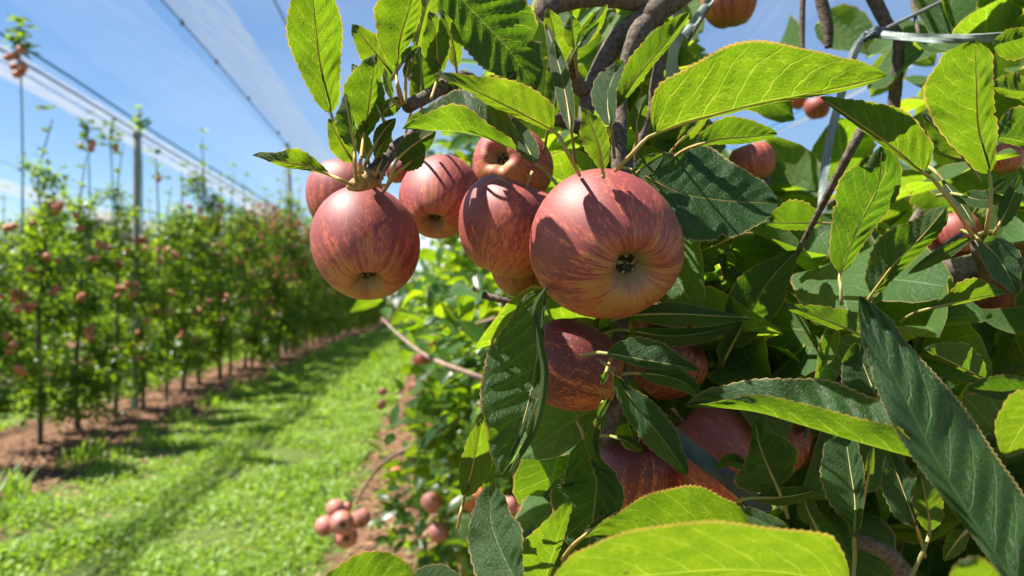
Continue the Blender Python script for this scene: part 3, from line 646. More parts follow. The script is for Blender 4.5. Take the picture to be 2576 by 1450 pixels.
HL([(1012, 158), (1030, 135), (1054, 116)], 15, 13, 'TD', .40)
HL([(1021, 200), (1026, 170), (1030, 143)], 11, 9, 'U', .40, stalk=[(1020, 260)])
HL([(985, 250), (975, 215), (966, 172)], 10, 12, 'UM', .41, stalk=[(1005, 270)])
HL([(1102, 188), (1100, 140), (1098, 91), (1079, 28)], [18, 38, 42, 30, 8], [16, 32, 34, 28, 14], 'U', .42, stalk=[(1085, 250)], rnd=.5)
HL([(1148, 172), (1140, 110), (1112, 24)], 22, 22, 'U', .44, rnd=.75)
HL([(1060, 252), (1060, 200), (1058, 150), (1050, 82)], [20, 30, 32, 26, 10], [30, 52, 50, 30, 10], 'UD', .445, rnd=.2)
HL([(1118, -55), (1180, 20), (1235, 78), (1288, 137), (1350, 226)], [50, 110, 120, 92, 40], [60, 80, 84, 72, 35], 'TB', .45, nostalk=True, rnd=.15, wave=.7)
HL([(1438, 336), (1425, 250), (1405, 160), (1372, 56)], 24, 20, 'T', .45, rnd=.3)
HL([(1391, 328), (1345, 300), (1288, 274), (1220, 240), (1149, 208), (1093, 187)], [10, 16, 22, 9, 4], [52, 72, 58, 36, 14], 'U', .355, stalk=[(1425, 380), (1458, 442, .385)], rnd=.95)
# --- big arching leaf at the upper right of the fruit
HL([(1646, 338), (1720, 306), (1826, 281), (1919, 257), (2040, 236), (2140, 218), (2232, 192)], [105, 158, 150, 118, 52], [8, 9, 8, 9, 7], 'U', .355, stalk=[(1600, 378), (1548, 430, .375)], rnd=.62, teeth=40, wave=.8)
HL([(1752, 366), (1800, 352), (1870, 347), (1956, 337)], [25, 48, 58, 44, 18], [8, 14, 16, 14, 10], 'U', .42, rnd=.3)
HL([(1705, 362), (1745, 320), (1785, 275)], 20, 18, 'U', .46)
HL([(1546, 276), (1590, 215), (1622, 168), (1677, 107), (1737, 30)], [20, 40, 46, 42, 20], [8, 14, 14, 12, 8], 'U', .40, stalk=[(1535, 330)], rnd=.4)
HL([(1537, 318), (1530, 270), (1530, 225), (1567, 150)], [22, 36, 40, 36, 14], [14, 22, 24, 24, 10], 'T', .42, rnd=.2)
HL([(1516, 428), (1506, 366), (1485, 311), (1462, 270)], [14, 34, 40, 32, 8], [16, 24, 34, 30, 10], 'UM', .362, stalk=[(1518, 448, .37)], rnd=.7)
HL([(1602, 338), (1605, 290), (1628, 238)], 20, 22, 'UD', .42)
HL([(1600, 432), (1690, 480), (1750, 494), (1844, 508), (1958, 512)], [70, 120, 130, 98, 48], [25, 105, 112, 92, 44], 'TD', .455, stalk=[(1560, 420)], rnd=.05)
HL([(1592, 444), (1625, 415), (1668, 388)], 22, 24, 'TD', .44)
HL([(1700, 575), (1680, 510), (1640, 440)], 22, 26, 'TD', .45)
HL([(1600, 792), (1700, 790), (1800, 795), (1887, 800)], [20, 32, 24, 14, 5], [22, 32, 34, 26, 9], 'UF', .405, rnd=.05)
HL([(1585, 832), (1680, 846), (1770, 838), (1862, 814)], 20, 26, 'TD', .45)
HL([(1835, 600), (1790, 622), (1728, 640)], 26, 26, 'UD', .46)
HL([(1715, 640), (1745, 655), (1800, 682)], 28, 22, 'TD', .47)
HL([(1690, 752), (1755, 735), (1828, 706)], 26, 32, 'U', .50, rnd=.3)
HL([(1838, 875), (1880, 800), (1925, 720), (2004, 630)], [35, 66, 72, 50, 18], [30, 55, 62, 52, 20], 'UD', .47, rnd=.1)
# --- right hand spur
HL([(2114, 686), (2133, 632), (2163, 562), (2190, 507), (2228, 430), (2214, 368)], [35, 66, 92, 92, 42], [20, 32, 45, 62, 26], 'UM', .395, stalk=[(2115, 720), (2117, 768)], green=True, rnd=.1)
HL([(2325, 437), (2280, 400), (2239, 366), (2154, 305), (2062, 244)], [8, 12, 13, 9, 6], [70, 98, 84, 52, 18], 'U', .36, stalk=[(2350, 455), (2400, 520), (2450, 600, .375)], rnd=.55)
HL([(2489, 438), (2470, 370), (2462, 320), (2456, 213), (2453, 102)], [35, 85, 128, 132, 82], [24, 48, 46, 40, 44], 'U', .355, stalk=[(2492, 500), (2480, 590, .37)], rnd=.5)
HL([(2496, 112), (2540, 105), (2620, 80)], 30, 50, 'U', .37, nostalk=True, rnd=.4)
HL([(2600, 232), (2540, 228), (2487, 210)], 18, 46, 'UM', .42, nostalk=True)
HL([(2496, 344), (2550, 352), (2650, 375)], 88, 14, 'UM', .40, nostalk=True, rnd=.15)
HL([(2422, 394), (2375, 345), (2322, 286)], 30, 26, 'UD', .42)
HL([(2193, 740), (2254, 659), (2331, 583), (2382, 520)], [34, 74, 68, 46, 22], [16, 26, 28, 30, 24], 'UD', .42, rnd=.2)
HL([(1790, 470), (1750, 440), (1700, 405)], 22, 24, 'TD', .48)
HL([(2068, 562), (2000, 562), (1922, 562)], 18, 58, 'U', .50, rnd=.3)
HL([(2370, 452), (2415, 510), (2456, 576)], 14, 16, 'T', .40)
HL([(2420, 492), (2470, 505), (2526, 498)], 26, 20, 'T', .39)
HL([(2508, 575), (2535, 525), (2575, 430)], 24, 26, 'T', .385)
HL([(2500, 478), (2515, 465), (2532, 452)], 13, 12, 'U', .38)
HL([(2466, 608), (2514, 653), (2560, 740)], [30, 48, 54, 40, 16], [24, 38, 42, 32, 14], 'TD', .37, rnd=.05)
HL([(2445, 598), (2370, 640), (2283, 690)], 16, 17, 'TM', .40)
HL([(2326, 780), (2400, 762), (2446, 751), (2534, 738)], [8, 20, 55, 48, 14], [4, 5, 8, 6, 4], 'U', .42, rnd=.8)
HL([(2180, 850), (2100, 815), (2030, 788), (1968, 766)], [8, 12, 14, 13, 8], [52, 46, 34, 22, 10], 'UM', .37, rnd=.4)
# --- big foreground leaf, lower right
HL([(2570, 1500), (2468, 1343), (2358, 1165), (2270, 994), (2224, 897), (2181, 790), (2163, 745)], [16, 26, 46, 62, 30], [118, 152, 138, 98, 44], 'TE', .30, nostalk=True, rnd=.1, wave=1.5, teeth=46)
HL([(2300, 1152), (2160, 1113), (2007, 1067), (1916, 1040), (1830, 1028), (1720, 1024)], [-62, -58, -55, -46, -5], [118, 122, 122, 88, 42], 'T', .335, nostalk=True, rnd=.3, wave=1.3)
HL([(2205, 1000), (2180, 940), (2150, 862)], 66, 40, 'TD', .43)
HL([(2480, 955), (2400, 915), (2324, 878)], 8, 56, 'UM', .40)
HL([(2600, 975), (2520, 985), (2434, 976)], 22, 42, 'TB', .36, nostalk=True)
HL([(2640, 985), (2575, 1070), (2525, 1152)], 62, 74, 'U', .30, nostalk=True, rnd=.8)
# --- centre: leaves around the lower fruit
HL([(1372, 728), (1360, 800), (1352, 900), (1335, 1000), (1300, 1100), (1262, 1194)], [8, 14, 18, 16, 10], [55, 122, 136, 112, 50], 'TD', .365, stalk=[(1378, 702, .405), (1392, 672, .45)], rnd=.25)
HL([(1374, 722), (1346, 780), (1358, 870), (1369, 950), (1345, 1075), (1280, 1190)], [9, 10, 11, 11, 7], [7, 9, 9, 9, 7], 'UF', .352, nostalk=True, rnd=.1)
HL([(1168, 1252), (1190, 1170), (1212, 1052)], 32, 44, 'U', .42, rnd=.7)
HL([(1546, 945), (1575, 990), (1640, 1070), (1685, 1130), (1730, 1197)], [12, 36, 44, 38, 18], [16, 38, 44, 36, 16], 'TM', .36, rnd=.2)
HL([(1527, 890), (1612, 905), (1690, 918), (1759, 932)], [30, 60, 56, 36, 12], [8, 18, 19, 13, 5], 'TM', .362, rnd=.3)
HL([(1612, 940), (1690, 950), (1740, 975), (1768, 1012)], 26, 26, 'TD', .40)
HL([(1504, 1052), (1490, 1110), (1507, 1172)], 17, 19, 'TD', .385)
HL([(1502, 1060), (1515, 1030), (1535, 1000)], 10, 10, 'TD', .385)
HL([(1560, 1105), (1585, 1115), (1616, 1135)], 16, 17, 'TD', .40)
HL([(1525, 935), (1520, 950), (1512, 968)], 9, 9, 'TM', .36)
HL([(1470, 1106), (1492, 1180), (1502, 1221), (1490, 1320), (1480, 1400)], [14, 42, 78, 50, 22], [42, 92, 118, 100, 60], 'TD', .40, rnd=.05)
HL([(1465, 1352), (1510, 1318), (1560, 1280)], 15, 16, 'UM', .36)
HL([(1368, 1470), (1395, 1380), (1415, 1312), (1438, 1262)], [85, 92, 64, 42, 16], [6, 12, 16, 16, 9], 'U', .33, nostalk=True, rnd=.6)
HL([(1318, 1490), (1273, 1413), (1239, 1328), (1234, 1267), (1245, 1218)], [90, 88, 72, 54, 28], [15, 46, 76, 54, 34], 'T', .33, nostalk=True, rnd=.4)
HL([(808, 1478), (900, 1468), (980, 1468), (1050, 1480)], [30, 66, 82, 78, 42], [20, 20, 20, 20, 10], 'TC', .32, nostalk=True, rnd=.4)
HL([(1025, 1480), (1090, 1468), (1175, 1470)], 48, 20, 'T', .335, nostalk=True, rnd=.4)
HL([(2135, 1480), (2000, 1446), (1850, 1434), (1700, 1442), (1550, 1458), (1375, 1482)], [25, 25, 25, 25, 20], [112, 108, 132, 122, 70], 'U', .285, nostalk=True, rnd=.72, teeth=44, wave=1.4)
HL([(1885, 1335), (1780, 1335), (1650, 1342), (1485, 1348)], [15, 18, 20, 18, 10], [68, 118, 110, 86, 36], 'TC', .31, nostalk=True, rnd=.5, teeth=34)
HL([(1990, 1336), (1910, 1310), (1822, 1262)], 34, 24, 'T', .34, nostalk=True)
HL([(1956, 1228), (1928, 1165), (1908, 1110), (1900, 1058)], [66, 100, 52, 18, 9], [50, 86, 80, 56, 22], 'UD', .38, rnd=.3)
HL([(1880, 1180), (1840, 1160), (1802, 1180)], 14, 20, 'TD', .40)
HL([(1900, 1252), (1980, 1250), (2060, 1232)], 24, 22, 'UD', .39)
HL([(2050, 1320), (2030, 1280), (2020, 1240)], 26, 26, 'UD', .40)
HL([(2148, 1354), (2154, 1297), (2140, 1190), (2125, 1085)], [14, 56, 76, 76, 58], [10, 20, 34, 32, 28], 'TD', .355, stalk=[(2150, 1400), (2146, 1470)], green=True, rnd=.1)
HL([(2174, 1247), (2186, 1190), (2197, 1118)], 13, 11, 'UM', .36)
HL([(2305, 1325), (2270, 1230), (2235, 1135)], 50, 44, 'TD', .41)
HL([(2338, 1338), (2334, 1282), (2315, 1190)], 34, 42, 'UM', .355, stalk=[(2325, 1380), (2283, 1470)], green=True)
HL([(2432, 1335), (2405, 1365), (2375, 1410)], 28, 26, 'UD', .35)
HL([(2390, 1490), (2450, 1470), (2525, 1470)], 68, 20, 'U', .28, nostalk=True, rnd=.7)
# --- small cluster leaves at the top centre
HL([(1445, 124), (1440, 85), (1438, 38)], 22, 26, 'U', .47); HL([(1452, 122), (1475, 85), (1507, 55)], 15, 17, 'TD', .465); HL([(1450, 120), (1490, 65), (1528, 10)], 16, 22, 'U', .48)
HL([(1395, 115), (1392, 70), (1375, 20)], 22, 24, 'U', .50)
# --- folded leaf above the second and third apple
HL([(1300, 380), (1211, 345), (1150, 332), (1089, 329), (1012, 325)], [-22, -34, -72, -60, -22], [50, 108, 112, 86, 36], 'TD', .345, nostalk=True, rnd=.35)
HL([(1348, 411), (1320, 362), (1268, 290)], 26, 30, 'T', .43, stalk=[(1380, 440), (1407, 472, .42)], green=True)
HL([(1000, 402), (1040, 365), (1097, 330)], 28, 36, 'UD', .38, stalk=[(985, 440), (975, 465, .40)], rnd=.1)
HL([(1012, 425), (1040, 400), (1066, 365)], 20, 26, 'UD', .39, rnd=.2)
HL([(942, 368), (965, 330), (996, 298)], 18, 20, 'UD', .385); HL([(955, 292), (980, 270), (1015, 245)], 20, 22, 'U', .42)
HL([(925, 402), (912, 360), (900, 318)], 20, 22, 'U', .40); HL([(945, 400), (960, 365), (985, 330)], 16, 18, 'U', .41)
HL([(960, 292), (935, 240), (905, 190), (885, 160)], [14, 26, 30, 24, 10], [10, 22, 26, 20, 8], 'T', .415, rnd=.3)
HL([(1040, 262), (1055, 215), (1085, 150), (1110, 90)], 26, 24, 'U', .455, rnd=.5)
HL([(1120, 262), (1150, 225), (1190, 190)], 26, 24, 'U', .46, rnd=.4)
HL([(1235, 260), (1262, 215), (1300, 180)], 20, 30, 'UD', .45)
HL([(1385, 300), (1400, 240), (1402, 160), (1392, 100)], 30, 26, 'UD', .47)
print('hero leaves', LEAFN[0])

# ------------------------------------------------------------------ branches of the near tree
def branch(pts, rad, mt=M_BARK, name='branch', seg=14, n=None, bump=.022):
    pp = [P(*p) - TR.location for p in pts]; V, Fc = tube_data(pp, rad, seg, n or len(pts) * 9, bump, len(pts) * 7 + int(pts[0][0]))
    return link(name, mesh(name, V, Fc), mt, TR, (0, 0, 0))
TL = TR.location
tr_pts = [TL * 0 + Vector((0, 0, -.2)), Vector((.01, 0, .5)), Vector((0, .02, 1.0)), Vector((.02, .0, 1.5)), Vector((0, 0, 2.0)), Vector((.02, .02, 2.5))]
V, Fc = tube_data(tr_pts, [.034, .03, .027, .024, .019, .012], 14, 60, .04, 5); link('trunk', mesh('trunk', V, Fc), M_BARK, TR, (0, 0, 0))
k = .0019
branch([(2750, -260, .85), (2250, -190, .75), (1850, -100, .62), (1720, -25, .56), (1620, 52, .55), (1560, 92, .55), (1515, 160, .545), (1482, 230, .54), (1474, 300, .53), (1472, 360, .53)], [.014, .013, .012, .0105, .0095, .0085, .0065, .0055, .0055, .004])
branch([(1628, 50, .55), (1600, 90, .535), (1572, 170, .53), (1562, 260, .52), (1558, 340, .51), (1556, 430, .50), (1560, 600, .50), (1558, 830, .49), (1560, 930, .47), (1553, 1000, .46), (1530, 1090, .46), (1505, 1120, .46)], [.008, .0065, .0045, .0045, .0055, .005, .005, .0055, .0055, .005, .004, .003])
branch([(1366, 28, .53), (1400, 10, .535), (1500, -5, .54), (1620, 10, .55)], [.009, .007, .0065, .006])
branch([(1665, 60, .56), (1660, 150, .56), (1648, 230, .56), (1640, 270, .56), (1600, 380, .55), (1565, 470, .52)], [.003, .0042, .0048, .004, .003, .003])
branch([(1482, 240, .54), (1455, 215, .53), (1440, 180, .52), (1445, 130, .49)], [.006, .0055, .004, .002])
branch([(1474, 330, .53), (1400, 300, .52), (1250, 270, .50), (1180, 200, .48), (1140, 205, .47), (1080, 240, .45), (1025, 268, .43)], [.005, .005, .005, .0045, .0045, .004, .004])
branch([(1180, 200, .48), (1100, 300, .46), (1000, 370, .44), (955, 420, .42), (935, 448, .41)], [.0045, .004, .004, .0045, .0055])
branch([(2720, 560, .62), (2576, 635, .60), (2400, 690, .58), (2300, 705, .57), (2215, 765, .56), (2110, 845, .55), (2060, 880, .55), (1990, 905, .55), (1925, 950, .55)], [.013, .012, .012, .012, .010, .0095, .009, .0075, .006])
branch([(2110, 842, .55), (2040, 845, .55), (1950, 852, .54), (1860, 872, .54), (1780, 892, .53)], [.007, .006, .0055, .005, .0035])
branch([(2080, 880, .555), (2035, 930, .56), (1960, 1000, .57)], [.008, .007, .004])
branch([(2460, 620, .40), (2480, 680, .45), (2490, 700, .57)], [.004, .0045, .005], name='fruit_spur')
branch([(935, 448, .41), (905, 462, .405), (880, 470, .41)], [.0055, .0045, .0025], M_TWIG, 'fruit_spur')
branch([(2160, 1360, .42), (2240, 1400, .44), (2300, 1480, .45)], [.004, .005, .006]); branch([(2400, 800, .8), (2440, 840, .8), (2520, 900, .8)], [.004, .006, .008])
branch([(2060, -20, .75), (2080, 60, .75), (2085, 120, .75)], [.006, .006, .004]); branch([(2020, -20, .8), (2018, 60, .8), (2020, 130, .8)], [.003, .003, .002])
branch([(2190, -20, .7), (2230, 60, .7), (2260, 100, .7), (2250, 250, .72), (2240, 330, .72)], [.007, .006, .005, .006, .004])
# pale dried buds of the left spur
mb = MB(); g = random.Random(3)
for i in range(16):
    a = P(g.uniform(895, 975), g.uniform(438, 468), .395 + g.uniform(0, .02)); b = a + Vector((g.uniform(-.006, .006), g.uniform(-.006, .004), g.uniform(-.002, .009)))
    mb.add(tube_data([a - TL, b - TL], [.0012, .0004], 5, 4, .1, i))
mb.build('bud_scales', M_TWIG, None).parent = TR

# filler foliage of the same tree, deeper inside
def filler():
    pos = []; ax = []; g = random.Random(77)
    def ok(px, py):
        if px < 1375: return False
        if px < 1700: return -200 < py < 1500 and (px > 1440 or py > 1050 or py < 320)
        if py < 480:   # sky openings at the upper right
            dens = .34 if px < 2260 else .42
            if 1810 < px < 2240 and py < 450: dens = .07
            return g.random() < dens
        if 2330 < px < 2600 and 800 < py < 960: return g.random() < .04
        if 2180 < px < 2400 and 1320 < py: return g.random() < .25
        return True
    keepout = [(2402, 590, 75), (2312, 650, 75), (2555, 600, 60), (2530, 765, 75), (2530, 398, 50), (1498, 120, 55), (1835, 5, 75), (1893, 408, 66), (2050, 268, 48), (1925, 622, 45), (2140, 680, 30), (1790, 1145, 130), (1962, 1112, 80)]
    n = 0
    while n < 1450:
        d = g.uniform(.50, 1.15); px = g.uniform(1390, 2800); py = g.uniform(-90, 1750)
        if not ok(px, py): continue
        if any((px - a) ** 2 + (py - b) ** 2 < (c_ * 1.5) ** 2 for a, b, c_ in keepout) and d < (.72 if px > 2100 else 1.2): continue
        p = P(px, py, d)
        if p.z < .75 or p.z > 2.2: continue
        if py < 480 and d < (.62 if not 1780 < px < 2280 else .95): continue
        pos.append(p); ax.append((g.gauss(-.2, .7), g.gauss(-.25, .6), g.gauss(-.25, .55))); n += 1
    pos = np.array([tuple(p) for p in pos]); ax = np.array(ax); ax /= np.linalg.norm(ax, axis=1)[:, None]
    up = rand_up(len(pos), .75); k = len(pos); Lh = RNG.uniform(.06, .105, k); r = RNG.random(k)
    side = np.cross(ax, up); side /= np.linalg.norm(side, axis=1)[:, None]; nn = np.cross(side, ax)
    NT_, NS = 12, 3; VV = np.zeros((k, (NT_ + 1) * (2 * NS + 1), 3)); UVs = np.zeros(((NT_ + 1) * (2 * NS + 1), 2)); W = 2 * NS + 1
    cur = RNG.uniform(0, .5, k); fold = RNG.uniform(.1, .6, k); wid = RNG.uniform(.29, .41, k); ph = RNG.uniform(0, 6, k)
    for a in range(NT_ + 1):
        t_ = a / NT_; f = float(ovate(np.array([t_]))[0])
        for b in range(-NS, NS + 1):
            s_ = b / NS; ww = wid * f * (1 + (.05 if (a % 2 and abs(b) == NS) else 0))
            VV[:, a * W + b + NS] = pos + ax * (Lh * t_)[:, None] - nn * (Lh * cur * t_ * t_)[:, None] + side * (Lh * ww * s_)[:, None] + nn * (Lh * ww * abs(s_) * fold + .004 * np.sin(t_ * 9 + ph) * abs(s_))[:, None]
            UVs[a * W + b + NS] = (.5 + .5 * s_, t_)
    q = []
    for a in range(NT_):
        for b in range(W - 1): i = a * W + b; q += [(i, i + W + 1, i + 1), (i, i + W, i + W + 1)]
    q = [(c_, b_, a_) for a_, b_, c_ in q]
    q = np.array(q); tr = (q[None] + (np.arange(k) * (NT_ + 1) * W)[:, None, None]).reshape(-1, 3)
    # make the glossy side follow 'nn'
    me = fast_mesh('foliage', VV.reshape(-1, 3) - np.array(TL), tr, np.tile(UVs, (k, 1)), np.repeat(r, (NT_ + 1) * W))
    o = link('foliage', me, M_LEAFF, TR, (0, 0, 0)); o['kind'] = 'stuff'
    mb = MB()
    for i in range(0, k, 9):
        p = Vector(pos[i]) - TL; d_ = Vector((random.gauss(.2, .4), random.gauss(.2, .3), random.gauss(.1, .5))).normalized() * .14
        mb.add(tube_data([p, p + d_ * .5, p + d_], [.0015, .002, .003], 6, 6, .05, i))
    o = mb.build('twigs', M_BARK, None); o.parent = TR; o['kind'] = 'stuff'
filler()

# ------------------------------------------------------------------ hero apples
def calyx_data(R, g, size=1.0, tall=.95):
    mb = MB(); zc = -R * (tall * 1.03 - .40) - .0005
    for i in range(5):
        a = i * 1.2566 + g.uniform(-.2, .2); r0 = .0048 * size; ln = .0060 * size * g.uniform(.8, 1.2)
        dx, dy = math.cos(a), math.sin(a); qx, qy = -dy, dx; V = []
        curl = g.uniform(-.5, .8); twist = g.uniform(-.5, .5)
        for j in range(6):
            u = j / 5; wd = .0013 * size * (1 - u) ** .8 + .0001; rad = r0 - ln * (.35 * u + curl * .35 * u * u); z = zc - ln * (.75 * u - .45 * u * u) ; tw = twist * u * .003
            V += [(dx * rad - qx * wd + qx * tw, dy * rad - qy * wd + qy * tw, z), (dx * rad + qx * tw, dy * rad + qy * tw, z - wd * .5), (dx * rad + qx * wd + qx * tw, dy * rad + qy * wd + qy * tw, z)]
        Fc = []
        for j in range(5):
            for c_ in range(2): k = j * 3 + c_; Fc.append((k, k + 1, k + 4, k + 3))
        mb.add((V, Fc))
    for i in range(9):
        a = g.uniform(0, 6.28); rr = g.uniform(.0005, .0022); mb.add(tube_data([(rr * math.cos(a), rr * math.sin(a), zc + .002), (rr * 1.3 * math.cos(a), rr * 1.3 * math.sin(a), zc - .0015)], [.0003, .0002], 5, 3))
    return mb
APN = [0]
def hero_apple(px, py, rx, ry, d, axis, label, mt=M_APPLE, group='apples hanging on the near tree', tall=None, roll=0, cal=1.0):
    """axis = direction from stalk end to calyx in view terms (right, up, toward the viewer)"""
    i = APN[0]; APN[0] += 1; g = random.Random(900 + i)
    c = P(px, py, d); R = rx / F * d; root = empty('apple', c); tag(root, label, 'apple', group)
    v = (c - Vector((0, 0, CAMZ))).normalized(); right = v.cross(Vector((0, 0, 1))).normalized(); up = right.cross(v)
    ax = (right * axis[0] + up * axis[1] - v * axis[2]).normalized()
    root.rotation_euler = ((-ax).to_track_quat('Z', 'Y') @ Matrix.Rotation(roll, 3, 'Z').to_quaternion()).to_euler()
    tl = tall or .95; k = R / .038
    V, Fc = apple_profile(.038, 72, 56, 40 + i, tl, .042)
    # keep the object space at 38 mm so that the skin pattern stays true to size
    root.scale = (k, k, k)
    fm = mesh('fruit', V, Fc); q_ = root.rotation_euler.to_matrix(); at_ = fm.attributes.new('blush', 'FLOAT', 'POINT'); dn = q_.inverted() @ Vector((.25, -.1, -1)).normalized()
    at_.data.foreach_set('value', [-(max(-.35, min(1, (Vector(v_) / .038).dot(dn) - .10))) * 1.25 for v_ in V])
    link('fruit', fm, mt, root, (0, 0, 0))
    mb = calyx_data(.038, g, cal, tl); link('calyx', mesh('calyx', mb.V, mb.F), M_CALYX, root, (0, 0, 0))
    zt = .038 * (tl * .97 - .46)
    V, Fc = tube_data([(0, 0, zt - .001), (.001, 0, zt + .010), (.004, .001, zt + .022)], [.0011, .0010, .0016], 7, 8, .05, i); link('fruit_stalk', mesh('fruit_stalk', V, Fc), M_TWIG, root, (0, 0, 0))
    return root
hero_apple(1527, 620, 192, 190, .405, (.38, -.36, .85), 'largest apple, round and pink red with its dark calyx hollow facing the viewer', cal=1.15)
hero_apple(920, 613, 137, 150, .455, (.07, -.74, .66), 'big pale pink apple at the left end, in front of a second one', tall=1.06, cal=1.1)
hero_apple(868, 495, 99, 105, .54, (-.2, -.8, .3), 'pink apple half hidden behind the big pale apple at the left end')
hero_apple(1107, 497, 101, 128, .52, (-.16, -.62, .77), 'dark red tall apple with a green calyx end, between the left pair and the bunch', M_APPLE, tall=1.12)
hero_apple(1287, 416, 102, 95, .545, (-.36, .25, .9), 'brownish orange apple showing its calyx, tucked under the folded leaf', M_APPLEO)
hero_apple(1284, 568, 133, 142, .465, (-.35, -.90, -.12), 'red streaked apple left of the largest apple, touching it', tall=1.0)
hero_apple(1318, 668, 88, 88, .53, (.1, -.9, .2), 'orange apple peeping out below the red streaked one', M_APPLEO)
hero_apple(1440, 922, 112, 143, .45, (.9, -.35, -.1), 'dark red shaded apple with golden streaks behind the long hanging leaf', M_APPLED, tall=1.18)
hero_apple(1447, 800, 72, 72, .54, (0, -.9, .3), 'shaded apple behind the gap under the largest apple', M_APPLEO)
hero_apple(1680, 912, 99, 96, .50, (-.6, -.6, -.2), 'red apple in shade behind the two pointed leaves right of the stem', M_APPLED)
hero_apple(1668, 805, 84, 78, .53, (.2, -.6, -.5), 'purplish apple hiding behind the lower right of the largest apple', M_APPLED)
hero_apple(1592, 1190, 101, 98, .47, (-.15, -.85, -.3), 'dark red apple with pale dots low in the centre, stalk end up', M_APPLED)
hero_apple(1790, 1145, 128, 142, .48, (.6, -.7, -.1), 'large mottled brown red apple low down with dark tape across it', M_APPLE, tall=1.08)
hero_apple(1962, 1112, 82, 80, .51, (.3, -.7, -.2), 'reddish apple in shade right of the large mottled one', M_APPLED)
hero_apple(1893, 408, 56, 52, .62, (.2, -.9, .1), 'soft pink apple behind the tip of the lime leaf right of the fruit', M_APPLEO)
hero_apple(2056, 271, 32, 30, 1.15, (.1, -.9, .1), 'small apple alone against the sky below the arching leaf', M_APPLE)
hero_apple(2004, 252, 25, 22, 1.2, (-.4, -.7, .1), 'small orange apple touching the lone one against the sky', M_APPLEO)
hero_apple(1498, 132, 38, 34, .9, (.1, -.9, .1), 'pink apple behind the forked branch at the top', M_APPLE)
hero_apple(1516, 70, 42, 40, .95, (.1, -.9, .1), 'orange apple above the pink one behind the forked branch', M_APPLEO)
hero_apple(1835, 5, 70, 40, .8, (.1, -.9, .1), 'shaded orange apple cut by the top edge of the picture', M_APPLEO)
hero_apple(2402, 590, 62, 62, .62, (.1, -.9, .2), 'red apple behind the stalks of the right hand spur', M_APPLE)
hero_apple(2312, 650, 62, 56, .64, (-.4, -.8, .2), 'orange red apple left of the spur, above the taped branch', M_APPLEO)
hero_apple(2562, 600, 52, 52, .6, (.1, -.9, .2), 'pink apple at the right edge behind the spur', M_APPLE)
hero_apple(2530, 765, 66, 62, .62, (.1, -.9, .2), 'orange pink apple at the right edge under the dark drooping leaf', M_APPLEO)
hero_apple(2530, 398, 42, 32, .62, (.1, -.9, .2), 'sunlit orange apple at the right edge under the green leaf', M_APPLEO)
hero_apple(1925, 622, 40, 36, .9, (.1, -.9, .1), 'blurred orange apple behind the twigs right of the dark leaf', M_APPLEO)
hero_apple(2140, 680, 26, 26, .62, (.1, -.9, .1), 'small patch of red apple beside the base of the cream lit leaf', M_APPLE)
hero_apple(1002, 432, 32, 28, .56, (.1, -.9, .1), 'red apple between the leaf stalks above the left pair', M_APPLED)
GC = 'apples of the bunch on the arching branch'
for (x, y, r, dz, lab) in ((844, 1280, 21, .02, 'upper left apple'), (818, 1325, 23, 0, 'leftmost apple'), (861, 1316, 27, -.06, 'front apple showing its calyx'), (870, 1349, 27, .0, 'lowest apple'), (908, 1305, 22, .03, 'rightmost apple'), (873, 1277, 12, .05, 'smallest topmost apple')):
    hero_apple(x, y, r * 1.12, r * 1.12, 2.45 + dz, (.1, -.2 if r > 25 else -.8, .8), lab + ' of the sunlit bunch at the end of the arching branch', M_APPLEP, GC)
for (x, y, r, D, lab) in ((1085, 1263, 27, 2.1, 'deep pink apple in the blurred leaves right of the arching branch'), (1152, 1270, 20, 2.2, 'apple behind a pale leaf, right of the deep pink one'), (1285, 1272, 27, 1.7, 'pink apple behind the silvery leaf at the bottom'),
                          (1340, 1292, 38, 1.6, 'orange shaded apple next to the pink one behind the silvery leaf'), (1102, 1340, 26, 2.1, 'shaded apple below the deep pink one'), (1048, 978, 21, 3, 'greenish blurred apple under the middle branch'),
                          (1062, 905, 21, 3, 'yellow green blurred apple touching the middle branch'), (958, 1018, 14, 3.2, 'small sunlit apple at the edge of the grass'), (1145, 1050, 13, 2.6, 'tiny pink apple left of the long hanging leaf'), (1222, 735, 20, 2.2, 'blurred apple just below the orange one in the bunch'), (962, 985, 11, 3.3, 'upper one of the small apples at the edge of the grass')):
    hero_apple(x, y, r, r, D, (.2, -.8, .3), lab, M_APPLEO if 'green' in lab or 'orange' in lab else M_APPLEP, 'blurred apples beyond the fruit bunch')
# long bare shoots of the trees behind
def shoot(pts, rad, label):
    V, Fc = tube_data([P(*p) for p in pts], rad, 8, 30, .04, 3); o = link('branch', mesh('branch', V, Fc), M_TWIG2); tag(o, label, 'branch'); return o
M_TWIG2 = simple('young_bark', (.20, .13, .09), (.36, .25, .18), 60, .8, .3, .3, .002)
shoot([(895, 1268, 2.43), (925, 1215, 2.4), (965, 1165, 2.3), (1040, 1125, 2.2), (1130, 1122, 2.2), (1300, 1180, 2.3)], [.0035, .0048, .006, .007, .0075, .009], 'bare arching branch ending in the sunlit bunch of apples')
shoot([(960, 800, 1.9), (1000, 840, 1.8), (1080, 900, 1.7), (1212, 952, 1.6), (1420, 1040, 1.7)], [.002, .0035, .005, .0065, .009], 'slanting brown branch in the middle of the blurred foliage')
shoot([(1060, 850, 1.9), (1150, 830, 1.85), (1280, 790, 1.8)], [.003, .004, .005], 'thin branch crossing behind the slanting one')

